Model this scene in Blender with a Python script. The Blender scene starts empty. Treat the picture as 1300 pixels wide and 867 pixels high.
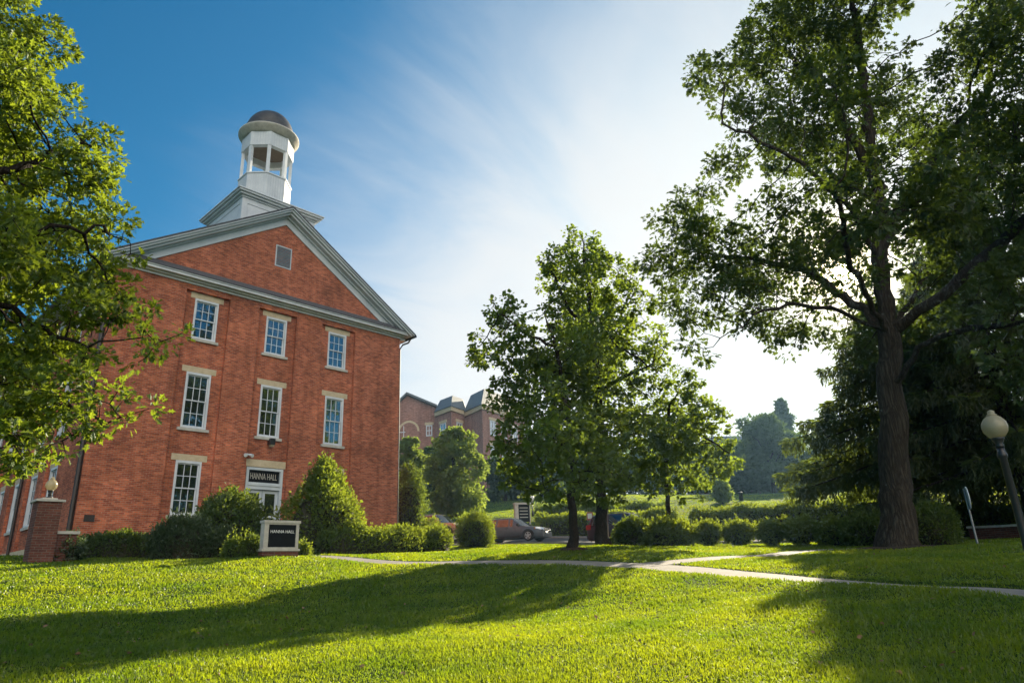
import bpy, bmesh, math, random
import numpy as np
from mathutils import Vector, Matrix

# ------------------------------------------------------------------ camera
SC = bpy.context.scene
COL = SC.collection
FPX = 867.0
CAM = np.array([-15.707, -31.121, 1.6])
PITCH, YAW, ROLL = 0.33267, 0.81815, -0.04114
FW = np.array([math.sin(YAW)*math.cos(PITCH), math.cos(YAW)*math.cos(PITCH), math.sin(PITCH)])
_rt = np.array([math.cos(YAW), -math.sin(YAW), 0.0])
_up = np.cross(_rt, FW)
RT = math.cos(ROLL)*_rt + math.sin(ROLL)*_up
UP = -math.sin(ROLL)*_rt + math.cos(ROLL)*_up
cd = bpy.data.cameras.new("camera")
cam = bpy.data.objects.new("camera", cd); COL.objects.link(cam)
m = Matrix(((RT[0], UP[0], -FW[0], CAM[0]), (RT[1], UP[1], -FW[1], CAM[1]), (RT[2], UP[2], -FW[2], CAM[2]), (0, 0, 0, 1)))
cam.matrix_world = m
cd.sensor_fit = 'HORIZONTAL'; cd.sensor_width = 36.0; cd.lens = 36.0*FPX/1300.0
cd.clip_start = 0.1; cd.clip_end = 6000
SC.camera = cam

# ------------------------------------------------------------------ light
SUN_AZ, SUN_EL = math.radians(74.76), math.radians(21.3)     # azimuth from +Y towards +X
SUN_DIR = np.array([math.sin(SUN_AZ)*math.cos(SUN_EL), math.cos(SUN_AZ)*math.cos(SUN_EL), math.sin(SUN_EL)])
SUN_STRENGTH, SKY_STRENGTH, EXPOSURE = 5.0, 0.05, 1.45
CLOUD_FAR, CLOUD_NEAR, FILL_BACK = (4.6, 5.2, 5.8), (7.3, 7.15, 6.9), (18.0, 16.8, 15.2)
SC.view_settings.view_transform = 'Standard'
SC.view_settings.look = 'None'
SC.view_settings.exposure = EXPOSURE
SC.view_settings.gamma = 1.0
SC.view_settings.use_curve_mapping = False
SC.render.engine = 'CYCLES'
cy = SC.cycles
cy.use_denoising = True
cy.max_bounces = 8; cy.diffuse_bounces = 4; cy.glossy_bounces = 3; cy.transmission_bounces = 6
cy.transparent_max_bounces = 6; cy.volume_bounces = 0
cy.use_adaptive_sampling = True; cy.adaptive_threshold = 0.02
cy.caustics_reflective = False; cy.caustics_refractive = False
cy.sample_clamp_indirect = 6.0

W = bpy.data.worlds.new("World"); SC.world = W; W.use_nodes = True
def build_world():
    nt = W.node_tree; N = nt.nodes; L = nt.links
    for n in list(N): N.remove(n)
    out = N.new('ShaderNodeOutputWorld'); bg = N.new('ShaderNodeBackground')
    sky = N.new('ShaderNodeTexSky'); sky.sky_type = 'NISHITA'; sky.sun_disc = False
    sky.sun_elevation = SUN_EL; sky.sun_rotation = SUN_AZ
    sky.altitude = 200; sky.air_density = 1.0; sky.dust_density = 1.2; sky.ozone_density = 2.0
    hs = N.new('ShaderNodeHueSaturation'); hs.inputs['Saturation'].default_value = 1.22; hs.inputs['Value'].default_value = 1.0
    tn = N.new('ShaderNodeMixRGB'); tn.blend_type = 'MULTIPLY'; tn.inputs[0].default_value = 1.0; tn.inputs[2].default_value = (0.64, 0.96, 1.02, 1)
    L.new(sky.outputs[0], tn.inputs[1]); L.new(tn.outputs[0], hs.inputs['Color'])
    tc = N.new('ShaderNodeTexCoord')
    def math_(op, a, b=None, clamp=False):
        n = N.new('ShaderNodeMath'); n.operation = op; n.use_clamp = clamp
        for i, v in enumerate((a, b)):
            if v is None: continue
            if isinstance(v, (int, float)): n.inputs[i].default_value = v
            else: L.new(v, n.inputs[i])
        return n.outputs[0]
    # thin high cloud, thicker towards the sun's side of the sky
    nrm = N.new('ShaderNodeVectorMath'); nrm.operation = 'NORMALIZE'; L.new(tc.outputs['Generated'], nrm.inputs[0])
    sep = N.new('ShaderNodeSeparateXYZ'); L.new(nrm.outputs[0], sep.inputs[0])
    zc = math_('ADD', math_('MAXIMUM', sep.outputs[2], 0.0), 0.16)
    cx = math_('DIVIDE', sep.outputs[0], zc); cyy = math_('DIVIDE', sep.outputs[1], zc)
    cmb = N.new('ShaderNodeCombineXYZ'); L.new(cx, cmb.inputs[0]); L.new(cyy, cmb.inputs[1])
    mp = N.new('ShaderNodeMapping'); mp.inputs['Rotation'].default_value = (0, 0, 0.9); mp.inputs['Scale'].default_value = (0.50, 1.0, 1.0)
    L.new(cmb.outputs[0], mp.inputs[0])
    n1 = N.new('ShaderNodeTexNoise'); n1.inputs['Scale'].default_value = 2.3; n1.inputs['Detail'].default_value = 9; n1.inputs['Roughness'].default_value = 0.58; n1.inputs['Distortion'].default_value = 0.9
    L.new(mp.outputs[0], n1.inputs['Vector'])
    dot = N.new('ShaderNodeVectorMath'); dot.operation = 'DOT_PRODUCT'
    L.new(nrm.outputs[0], dot.inputs[0]); dot.inputs[1].default_value = tuple(SUN_DIR)
    # the sky pales towards the sun and towards the horizon; thin wisps break the edge of the glow
    low = math_('MULTIPLY', math_('SUBTRACT', float(SUN_DIR[2]), sep.outputs[2]), 0.45)
    near = N.new('ShaderNodeMapRange'); near.clamp = False
    near.inputs['From Min'].default_value = 0.55; near.inputs['From Max'].default_value = 0.94
    L.new(math_('ADD', dot.outputs['Value'], low), near.inputs['Value'])
    cm = N.new('ShaderNodeMapRange'); cm.interpolation_type = 'SMOOTHSTEP'
    cm.inputs['From Min'].default_value = -0.05; cm.inputs['From Max'].default_value = 1.0
    L.new(math_('ADD', near.outputs[0], math_('MULTIPLY', math_('SUBTRACT', n1.outputs['Fac'], 0.5), 1.0)), cm.inputs['Value'])
    nearc = N.new('ShaderNodeClamp'); L.new(near.outputs[0], nearc.inputs[0]); near = nearc
    mix = N.new('ShaderNodeMixRGB'); L.new(math_('MULTIPLY', cm.outputs[0], 0.92), mix.inputs[0])
    L.new(hs.outputs[0], mix.inputs[1])
    cl = N.new('ShaderNodeMixRGB'); cl.blend_type = 'MIX'; L.new(near.outputs[0], cl.inputs[0])
    cl.inputs[1].default_value = (*CLOUD_FAR, 1); cl.inputs[2].default_value = (*CLOUD_NEAR, 1)
    L.new(cl.outputs[0], mix.inputs[2])
    # bright cloud-like fill added out of view behind the camera to light the facade
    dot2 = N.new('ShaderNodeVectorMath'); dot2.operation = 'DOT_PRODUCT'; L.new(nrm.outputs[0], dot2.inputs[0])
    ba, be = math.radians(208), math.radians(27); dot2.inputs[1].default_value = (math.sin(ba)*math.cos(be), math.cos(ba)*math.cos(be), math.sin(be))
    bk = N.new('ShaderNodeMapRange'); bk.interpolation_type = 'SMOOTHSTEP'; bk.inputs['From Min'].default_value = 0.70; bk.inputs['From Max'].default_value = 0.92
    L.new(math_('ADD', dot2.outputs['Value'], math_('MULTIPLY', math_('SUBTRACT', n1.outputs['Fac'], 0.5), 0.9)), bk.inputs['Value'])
    mixb = N.new('ShaderNodeMixRGB'); L.new(bk.outputs[0], mixb.inputs[0]); L.new(mix.outputs[0], mixb.inputs[1]); mixb.inputs[2].default_value = (*FILL_BACK, 1)
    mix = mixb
    # the sun's own bright disc and aureole, at infinity
    au = math_('MULTIPLY', math_('POWER', math_('MAXIMUM', dot.outputs['Value'], 0.0), 5000.0), 150.0)
    au2 = math_('MULTIPLY', math_('POWER', math_('MAXIMUM', dot.outputs['Value'], 0.0), 500.0), 26.0)
    sm = math_('ADD', au, au2)
    sc = N.new('ShaderNodeMixRGB'); sc.blend_type = 'ADD'; sc.inputs[0].default_value = 1.0
    sv = N.new('ShaderNodeMixRGB'); sv.blend_type = 'MULTIPLY'; sv.inputs[0].default_value = 1.0
    sv.inputs[1].default_value = (1.0, 0.80, 0.50, 1); L.new(sm, sv.inputs[2])
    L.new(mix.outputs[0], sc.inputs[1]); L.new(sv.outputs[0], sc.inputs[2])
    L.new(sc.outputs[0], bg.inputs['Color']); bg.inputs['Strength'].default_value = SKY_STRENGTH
    L.new(bg.outputs[0], out.inputs[0])
build_world()
W.cycles.sampling_method = 'MANUAL'; W.cycles.sample_map_resolution = 2048

sd = bpy.data.lights.new("sun", 'SUN'); sd.energy = SUN_STRENGTH; sd.angle = math.radians(0.5); sd.color = (1.0, 0.86, 0.62)
sun = bpy.data.objects.new("sun", sd); COL.objects.link(sun)
sun.rotation_euler = Vector(-SUN_DIR).to_track_quat('-Z', 'Y').to_euler()
sun.location = Vector(SUN_DIR*60)

# ------------------------------------------------------------------ helpers
R = np.random.default_rng(7)
def ray(px, py):
    d = FW + (px-650)/FPX*RT - (py-433.5)/FPX*UP
    return d/np.hypot(d[0], d[1])
def at(px, py, dist): return CAM + ray(px, py)*dist            # dist = horizontal metres from the camera foot
def pxm(px, py, dist):                                          # metres per photograph pixel there
    return float((at(px, py, dist)-CAM) @ FW)/FPX

def tag(o, label=None, cat=None, group=None, kind=None):
    for k, v in (('label', label), ('category', cat), ('group', group), ('kind', kind)):
        if v: o[k] = v
    return o
def empty(name, loc=(0, 0, 0), label=None, cat=None, group=None, rz=0.0):
    o = bpy.data.objects.new(name, None); COL.objects.link(o); o.location = Vector(loc); o.rotation_euler = (0, 0, rz)
    o.empty_display_size = 0.3
    return tag(o, label, cat, group)
def mesh_obj(name, verts, polys, mats, parent=None, smooth=False, matidx=None):
    """polys: list of (k,n) int arrays (or lists of lists)"""
    verts = np.asarray(verts, dtype=np.float32).reshape(-1, 3)
    me = bpy.data.meshes.new(name)
    loops = []; starts = []; pos = 0
    for p in polys:
        if isinstance(p, np.ndarray):
            k, n = p.shape
            loops.append(p.reshape(-1)); starts.append(pos + np.arange(k)*n); pos += k*n
        else:
            for f in p:
                loops.append(np.asarray(f)); starts.append(np.array([pos])); pos += len(f)
    loops = np.concatenate(loops).astype(np.int32); starts = np.concatenate(starts).astype(np.int32)
    me.vertices.add(len(verts)); me.vertices.foreach_set('co', verts.reshape(-1))
    me.loops.add(len(loops)); me.loops.foreach_set('vertex_index', loops)
    me.polygons.add(len(starts)); me.polygons.foreach_set('loop_start', starts)
    if matidx is not None: me.polygons.foreach_set('material_index', np.asarray(matidx, dtype=np.int32))
    me.polygons.foreach_set('use_smooth', np.full(len(starts), smooth, dtype=bool))
    me.update(calc_edges=True)
    for mt in (mats if isinstance(mats, (list, tuple)) else [mats]): me.materials.append(mt)
    o = bpy.data.objects.new(name, me); COL.objects.link(o)
    if parent is not None: o.parent = parent
    return o

class MB:
    """collects boxes, prisms, tubes and lathes into one mesh; T maps local points to the thing's space"""
    def __init__(s, T=None): s.v = []; s.f = []; s.T = T
    def add(s, vs, fs):
        b = len(s.v)
        for v in vs: s.v.append(tuple(s.T(*v)) if s.T else tuple(v))
        for f in fs: s.f.append([b+i for i in f])
        return s
    def box(s, x0, x1, y0, y1, z0, z1):
        return s.add([(x0, y0, z0), (x1, y0, z0), (x1, y1, z0), (x0, y1, z0), (x0, y0, z1), (x1, y0, z1), (x1, y1, z1), (x0, y1, z1)],
                     [(0, 3, 2, 1), (4, 5, 6, 7), (0, 1, 5, 4), (1, 2, 6, 5), (2, 3, 7, 6), (3, 0, 4, 7)])
    def prism(s, poly, y0, y1):          # poly in (x,z), extruded along y
        n = len(poly)
        vs = [(x, y0, z) for x, z in poly] + [(x, y1, z) for x, z in poly]
        fs = [tuple(range(n)), tuple(range(2*n-1, n-1, -1))] + [(i, i+n, (i+1) % n+n, (i+1) % n) for i in range(n)]
        return s.add(vs, fs)
    def prismz(s, poly, z0, z1):         # poly in (x,y), extruded along z
        n = len(poly)
        vs = [(x, y, z0) for x, y in poly] + [(x, y, z1) for x, y in poly]
        fs = [tuple(range(n-1, -1, -1)), tuple(range(n, 2*n))] + [(i, (i+1) % n, (i+1) % n+n, i+n) for i in range(n)]
        return s.add(vs, fs)
    def lathe(s, prof, c=(0, 0, 0), n=24, a0=0.0):   # prof (r,z)
        b = []; fs = []; k = len(prof)
        for r, z in prof:
            for i in range(n):
                a = a0 + 2*math.pi*i/n
                b.append((c[0]+r*math.cos(a), c[1]+r*math.sin(a), c[2]+z))
        for j in range(k-1):
            for i in range(n):
                fs.append((j*n+i, j*n+(i+1) % n, (j+1)*n+(i+1) % n, (j+1)*n+i))
        fs.append(tuple(range(n-1, -1, -1))); fs.append(tuple((k-1)*n+i for i in range(n)))
        return s.add(b, fs)
    def tube(s, pts, r, n=8):
        pts = [Vector(p) for p in pts]; rs = r if isinstance(r, (list, tuple)) else [r]*len(pts)
        b = []; fs = []
        for i, p in enumerate(pts):
            d = (pts[min(i+1, len(pts)-1)] - pts[max(i-1, 0)]).normalized()
            u = d.cross(Vector((0, 0, 1)) if abs(d.z) < 0.9 else Vector((1, 0, 0))).normalized(); w = d.cross(u)
            for k in range(n):
                a = 2*math.pi*k/n; q = p + (u*math.cos(a)+w*math.sin(a))*rs[i]; b.append(tuple(q))
        for i in range(len(pts)-1):
            for k in range(n): fs.append((i*n+k, i*n+(k+1) % n, (i+1)*n+(k+1) % n, (i+1)*n+k))
        fs.append(tuple(range(n-1, -1, -1))); fs.append(tuple((len(pts)-1)*n+k for k in range(n)))
        return s.add(b, fs)
    def build(s, name, mat, parent=None, smooth=False):
        return mesh_obj(name, s.v, [s.f], mat, parent, smooth)

# ------------------------------------------------------------------ materials
def new_mat(name):
    mt = bpy.data.materials.new(name); mt.use_nodes = True
    nt = mt.node_tree; return mt, nt, nt.nodes, nt.links, nt.nodes['Principled BSDF']
def ramp(N, stops):
    r = N.new('ShaderNodeValToRGB'); e = r.color_ramp.elements
    while len(e) < len(stops): e.new(0.5)
    for el, (p, c) in zip(e, stops): el.position = p; el.color = (*c, 1)
    return r
def noise_mat(name, c1, c2, scale=6.0, rough=0.7, bump=0.0, detail=6.0, bscale=None, spec=0.3, stretch=None, metal=0.0):
    mt, nt, N, L, P = new_mat(name)
    tc = N.new('ShaderNodeTexCoord'); n = N.new('ShaderNodeTexNoise')
    n.inputs['Scale'].default_value = scale; n.inputs['Detail'].default_value = detail; n.inputs['Roughness'].default_value = 0.6
    src = tc.outputs['Object']
    if stretch:
        mp = N.new('ShaderNodeMapping'); mp.inputs['Scale'].default_value = stretch; L.new(src, mp.inputs[0]); src = mp.outputs[0]
    L.new(src, n.inputs['Vector'])
    r = ramp(N, [(0.3, c1), (0.7, c2)]); L.new(n.outputs['Fac'], r.inputs[0]); L.new(r.outputs[0], P.inputs['Base Color'])
    P.inputs['Roughness'].default_value = rough; P.inputs['Specular IOR Level'].default_value = spec; P.inputs['Metallic'].default_value = metal
    if bump:
        n2 = N.new('ShaderNodeTexNoise'); n2.inputs['Scale'].default_value = bscale or scale*6; n2.inputs['Detail'].default_value = 5
        L.new(src, n2.inputs['Vector'])
        b = N.new('ShaderNodeBump'); b.inputs['Strength'].default_value = bump; b.inputs['Distance'].default_value = 0.03
        L.new(n2.outputs['Fac'], b.inputs['Height']); L.new(b.outputs[0], P.inputs['Normal'])
    return mt
def brick_mat(name, ca, cb, mortar, bw=0.21, bh=0.075, blotch=0.5):
    mt, nt, N, L, P = new_mat(name)
    geo = N.new('ShaderNodeNewGeometry'); tc = N.new('ShaderNodeTexCoord')
    sn = N.new('ShaderNodeSeparateXYZ'); L.new(geo.outputs['Normal'], sn.inputs[0])
    sp = N.new('ShaderNodeSeparateXYZ'); L.new(tc.outputs['Object'], sp.inputs[0])
    ax = N.new('ShaderNodeMath'); ax.operation = 'ABSOLUTE'; L.new(sn.outputs[0], ax.inputs[0])
    gt = N.new('ShaderNodeMath'); gt.operation = 'GREATER_THAN'; L.new(ax.outputs[0], gt.inputs[0]); gt.inputs[1].default_value = 0.7
    mx = N.new('ShaderNodeMix'); mx.data_type = 'FLOAT'; L.new(gt.outputs[0], mx.inputs[0]); L.new(sp.outputs[0], mx.inputs[2]); L.new(sp.outputs[1], mx.inputs[3])
    cb_ = N.new('ShaderNodeCombineXYZ'); L.new(mx.outputs[0], cb_.inputs[0]); L.new(sp.outputs[2], cb_.inputs[1])
    bt = N.new('ShaderNodeTexBrick'); L.new(cb_.outputs[0], bt.inputs['Vector'])
    bt.inputs['Scale'].default_value = 1.0; bt.inputs['Brick Width'].default_value = bw; bt.inputs['Row Height'].default_value = bh
    bt.inputs['Mortar Size'].default_value = 0.010; bt.inputs['Mortar Smooth'].default_value = 0.3; bt.inputs['Bias'].default_value = -0.1
    bt.inputs['Color1'].default_value = (*ca, 1); bt.inputs['Color2'].default_value = (*cb, 1); bt.inputs['Mortar'].default_value = (*mortar, 1)
    n = N.new('ShaderNodeTexNoise'); n.inputs['Scale'].default_value = 0.55; n.inputs['Detail'].default_value = 7; n.inputs['Roughness'].default_value = 0.65
    L.new(tc.outputs['Object'], n.inputs['Vector'])
    r = ramp(N, [(0.3, (1-blotch*0.45,)*3), (0.7, (1+blotch*0.3, 1+blotch*0.22, 1+blotch*0.2))]); L.new(n.outputs['Fac'], r.inputs[0])
    # row-stretched noise: courses laid from darker and lighter batches
    mp = N.new('ShaderNodeMapping'); mp.inputs['Scale'].default_value = (2.6, 9.0, 1); L.new(cb_.outputs[0], mp.inputs[0])
    n2 = N.new('ShaderNodeTexNoise'); n2.inputs['Scale'].default_value = 1.0; n2.inputs['Detail'].default_value = 3; L.new(mp.outputs[0], n2.inputs['Vector'])
    r2 = ramp(N, [(0.3, (0.72, 0.70, 0.70)), (0.7, (1.25, 1.25, 1.25))]); L.new(n2.outputs['Fac'], r2.inputs[0])
    m1 = N.new('ShaderNodeMixRGB'); m1.blend_type = 'MULTIPLY'; m1.inputs[0].default_value = 1; L.new(bt.outputs['Color'], m1.inputs[1]); L.new(r.outputs[0], m1.inputs[2])
    m2 = N.new('ShaderNodeMixRGB'); m2.blend_type = 'MULTIPLY'; m2.inputs[0].default_value = 1; L.new(m1.outputs[0], m2.inputs[1]); L.new(r2.outputs[0], m2.inputs[2])
    mp3 = N.new('ShaderNodeMapping'); mp3.inputs['Scale'].default_value = (1.5, 1.5, 0.10); L.new(tc.outputs['Object'], mp3.inputs[0])
    n3 = N.new('ShaderNodeTexNoise'); n3.inputs['Scale'].default_value = 1.0; n3.inputs['Detail'].default_value = 6; n3.inputs['Roughness'].default_value = 0.7; L.new(mp3.outputs[0], n3.inputs['Vector'])
    r3 = ramp(N, [(0.34, (0.78, 0.76, 0.76)), (0.52, (1.0, 1.0, 1.0)), (0.72, (1.12, 1.12, 1.14))]); L.new(n3.outputs['Fac'], r3.inputs[0])
    m3 = N.new('ShaderNodeMixRGB'); m3.blend_type = 'MULTIPLY'; m3.inputs[0].default_value = 1; L.new(m2.outputs[0], m3.inputs[1]); L.new(r3.outputs[0], m3.inputs[2]); m2 = m3
    L.new(m2.outputs[0], P.inputs['Base Color']); P.inputs['Roughness'].default_value = 0.85; P.inputs['Specular IOR Level'].default_value = 0.2
    b = N.new('ShaderNodeBump'); b.inputs['Strength'].default_value = 0.5; b.inputs['Distance'].default_value = 0.01; b.invert = True
    L.new(bt.outputs['Fac'], b.inputs['Height']); L.new(b.outputs[0], P.inputs['Normal'])
    return mt
def leaf_mat(name, dark, light, trans, tfac=0.5, patch=None, rough=0.5):
    mt, nt, N, L, P = new_mat(name); N.remove(P)
    out = [n for n in N if n.type == 'OUTPUT_MATERIAL'][0]
    geo = N.new('ShaderNodeNewGeometry')
    r = ramp(N, [(0.0, dark), (1.0, light)]); L.new(geo.outputs['Random Per Island'], r.inputs[0])
    rt = ramp(N, [(0.0, tuple(c*0.7 for c in trans)), (1.0, trans)]); L.new(geo.outputs['Random Per Island'], rt.inputs[0])
    ca, ct = r.outputs[0], rt.outputs[0]
    if patch:
        tc = N.new('ShaderNodeTexCoord'); n = N.new('ShaderNodeTexNoise'); n.inputs['Scale'].default_value = patch[0]; n.inputs['Detail'].default_value = 5
        n.inputs['Roughness'].default_value = 0.65
        L.new(tc.outputs['Object'], n.inputs['Vector'])
        pr = ramp(N, [(0.32, patch[1]), (0.68, patch[2])]); L.new(n.outputs['Fac'], pr.inputs[0])
        for i in (0, 1):
            mm = N.new('ShaderNodeMixRGB'); mm.blend_type = 'MULTIPLY'; mm.inputs[0].default_value = 1
            L.new((ca, ct)[i], mm.inputs[1]); L.new(pr.outputs[0], mm.inputs[2])
            if i == 0: ca = mm.outputs[0]
            else: ct = mm.outputs[0]
    d = N.new('ShaderNodeBsdfDiffuse'); L.new(ca, d.inputs[0])
    t = N.new('ShaderNodeBsdfTranslucent'); L.new(ct, t.inputs[0])
    g = N.new('ShaderNodeBsdfGlossy'); g.inputs['Roughness'].default_value = rough; g.inputs[0].default_value = (0.9, 0.95, 0.9, 1)
    mx = N.new('ShaderNodeMixShader'); mx.inputs[0].default_value = tfac; L.new(d.outputs[0], mx.inputs[1]); L.new(t.outputs[0], mx.inputs[2])
    m2 = N.new('ShaderNodeMixShader'); m2.inputs[0].default_value = 0.03; L.new(mx.outputs[0], m2.inputs[1]); L.new(g.outputs[0], m2.inputs[2])
    L.new(m2.outputs[0], out.inputs[0])
    return mt
def plain(name, c, rough=0.5, metal=0.0, spec=0.5, coat=0.0):
    mt, nt, N, L, P = new_mat(name)
    tc = N.new('ShaderNodeTexCoord'); n = N.new('ShaderNodeTexNoise'); n.inputs['Scale'].default_value = 5; n.inputs['Detail'].default_value = 6; L.new(tc.outputs['Object'], n.inputs['Vector'])
    r = ramp(N, [(0.3, tuple(x*0.86 for x in c)), (0.7, tuple(min(1, x*1.08) for x in c))]); L.new(n.outputs['Fac'], r.inputs[0]); L.new(r.outputs[0], P.inputs['Base Color'])
    P.inputs['Roughness'].default_value = rough; P.inputs['Metallic'].default_value = metal; P.inputs['Specular IOR Level'].default_value = spec
    P.inputs['Coat Weight'].default_value = coat; P.inputs['Coat Roughness'].default_value = 0.08
    return mt
def glass_mat(name, inner, refl, tint=(0.9, 0.95, 1.0), wob=0.004):
    mt, nt, N, L, P = new_mat(name); N.remove(P)
    out = [n for n in N if n.type == 'OUTPUT_MATERIAL'][0]
    d = N.new('ShaderNodeBsdfDiffuse'); d.inputs[0].default_value = (*inner, 1)
    g = N.new('ShaderNodeBsdfGlossy'); g.inputs['Roughness'].default_value = 0.02; g.inputs[0].default_value = (*tint, 1)
    tc = N.new('ShaderNodeTexCoord'); n = N.new('ShaderNodeTexNoise'); n.inputs['Scale'].default_value = 2.2; n.inputs['Detail'].default_value = 2; L.new(tc.outputs['Object'], n.inputs['Vector'])
    b = N.new('ShaderNodeBump'); b.inputs['Strength'].default_value = 0.6; b.inputs['Distance'].default_value = wob*4; L.new(n.outputs['Fac'], b.inputs['Height']); L.new(b.outputs[0], g.inputs['Normal'])
    mx = N.new('ShaderNodeMixShader'); mx.inputs[0].default_value = refl; L.new(d.outputs[0], mx.inputs[1]); L.new(g.outputs[0], mx.inputs[2]); L.new(mx.outputs[0], out.inputs[0])
    return mt

def bark_mat(name, dark, light, k=1.0):
    mt, nt, N, L, P = new_mat(name); tc = N.new('ShaderNodeTexCoord')
    mp = N.new('ShaderNodeMapping'); mp.inputs['Scale'].default_value = (1, 1, 0.11); L.new(tc.outputs['Object'], mp.inputs[0])
    n0 = N.new('ShaderNodeTexNoise'); n0.inputs['Scale'].default_value = 3.0; n0.inputs['Detail'].default_value = 4; L.new(mp.outputs[0], n0.inputs['Vector'])
    va = N.new('ShaderNodeVectorMath'); va.operation = 'SCALE'; va.inputs['Scale'].default_value = 0.45; L.new(n0.outputs['Color'], va.inputs[0])
    ad = N.new('ShaderNodeVectorMath'); L.new(mp.outputs[0], ad.inputs[0]); L.new(va.outputs[0], ad.inputs[1])
    vo = N.new('ShaderNodeTexVoronoi'); vo.feature = 'DISTANCE_TO_EDGE'; vo.inputs['Scale'].default_value = 11*k; L.new(ad.outputs[0], vo.inputs['Vector'])
    n = N.new('ShaderNodeTexNoise'); n.inputs['Scale'].default_value = 14*k; n.inputs['Detail'].default_value = 8; n.inputs['Roughness'].default_value = 0.7; L.new(ad.outputs[0], n.inputs['Vector'])
    r = ramp(N, [(0.0, tuple(0.5*a_+0.25*b_ for a_, b_ in zip(dark, light))), (0.30, tuple(0.85*x for x in light))]); L.new(vo.outputs['Distance'], r.inputs[0])
    r2 = ramp(N, [(0.3, (0.55, 0.55, 0.55)), (0.7, (1.25, 1.25, 1.2))]); L.new(n.outputs['Fac'], r2.inputs[0])
    mm = N.new('ShaderNodeMixRGB'); mm.blend_type = 'MULTIPLY'; mm.inputs[0].default_value = 1; L.new(r.outputs[0], mm.inputs[1]); L.new(r2.outputs[0], mm.inputs[2]); L.new(mm.outputs[0], P.inputs['Base Color'])
    P.inputs['Roughness'].default_value = 0.95; P.inputs['Specular IOR Level'].default_value = 0.15
    hm = N.new('ShaderNodeMath'); hm.operation = 'ADD'; L.new(vo.outputs['Distance'], hm.inputs[0]); L.new(n.outputs['Fac'], hm.inputs[1])
    b = N.new('ShaderNodeBump'); b.inputs['Strength'].default_value = 1.0; b.inputs['Distance'].default_value = 0.06; L.new(hm.outputs[0], b.inputs['Height']); L.new(b.outputs[0], P.inputs['Normal'])
    return mt
def globe_mat(name, c):
    mt, nt, N, L, P = new_mat(name)
    P.inputs['Base Color'].default_value = (*c, 1); P.inputs['Roughness'].default_value = 0.12
    out = [n for n in N if n.type == 'OUTPUT_MATERIAL'][0]; t = N.new('ShaderNodeBsdfTranslucent'); t.inputs[0].default_value = (0.55, 0.47, 0.24, 1)
    mx = N.new('ShaderNodeMixShader'); mx.inputs[0].default_value = 0.5; L.new(P.outputs[0], mx.inputs[1]); L.new(t.outputs[0], mx.inputs[2]); L.new(mx.outputs[0], out.inputs[0]); return mt

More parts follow.
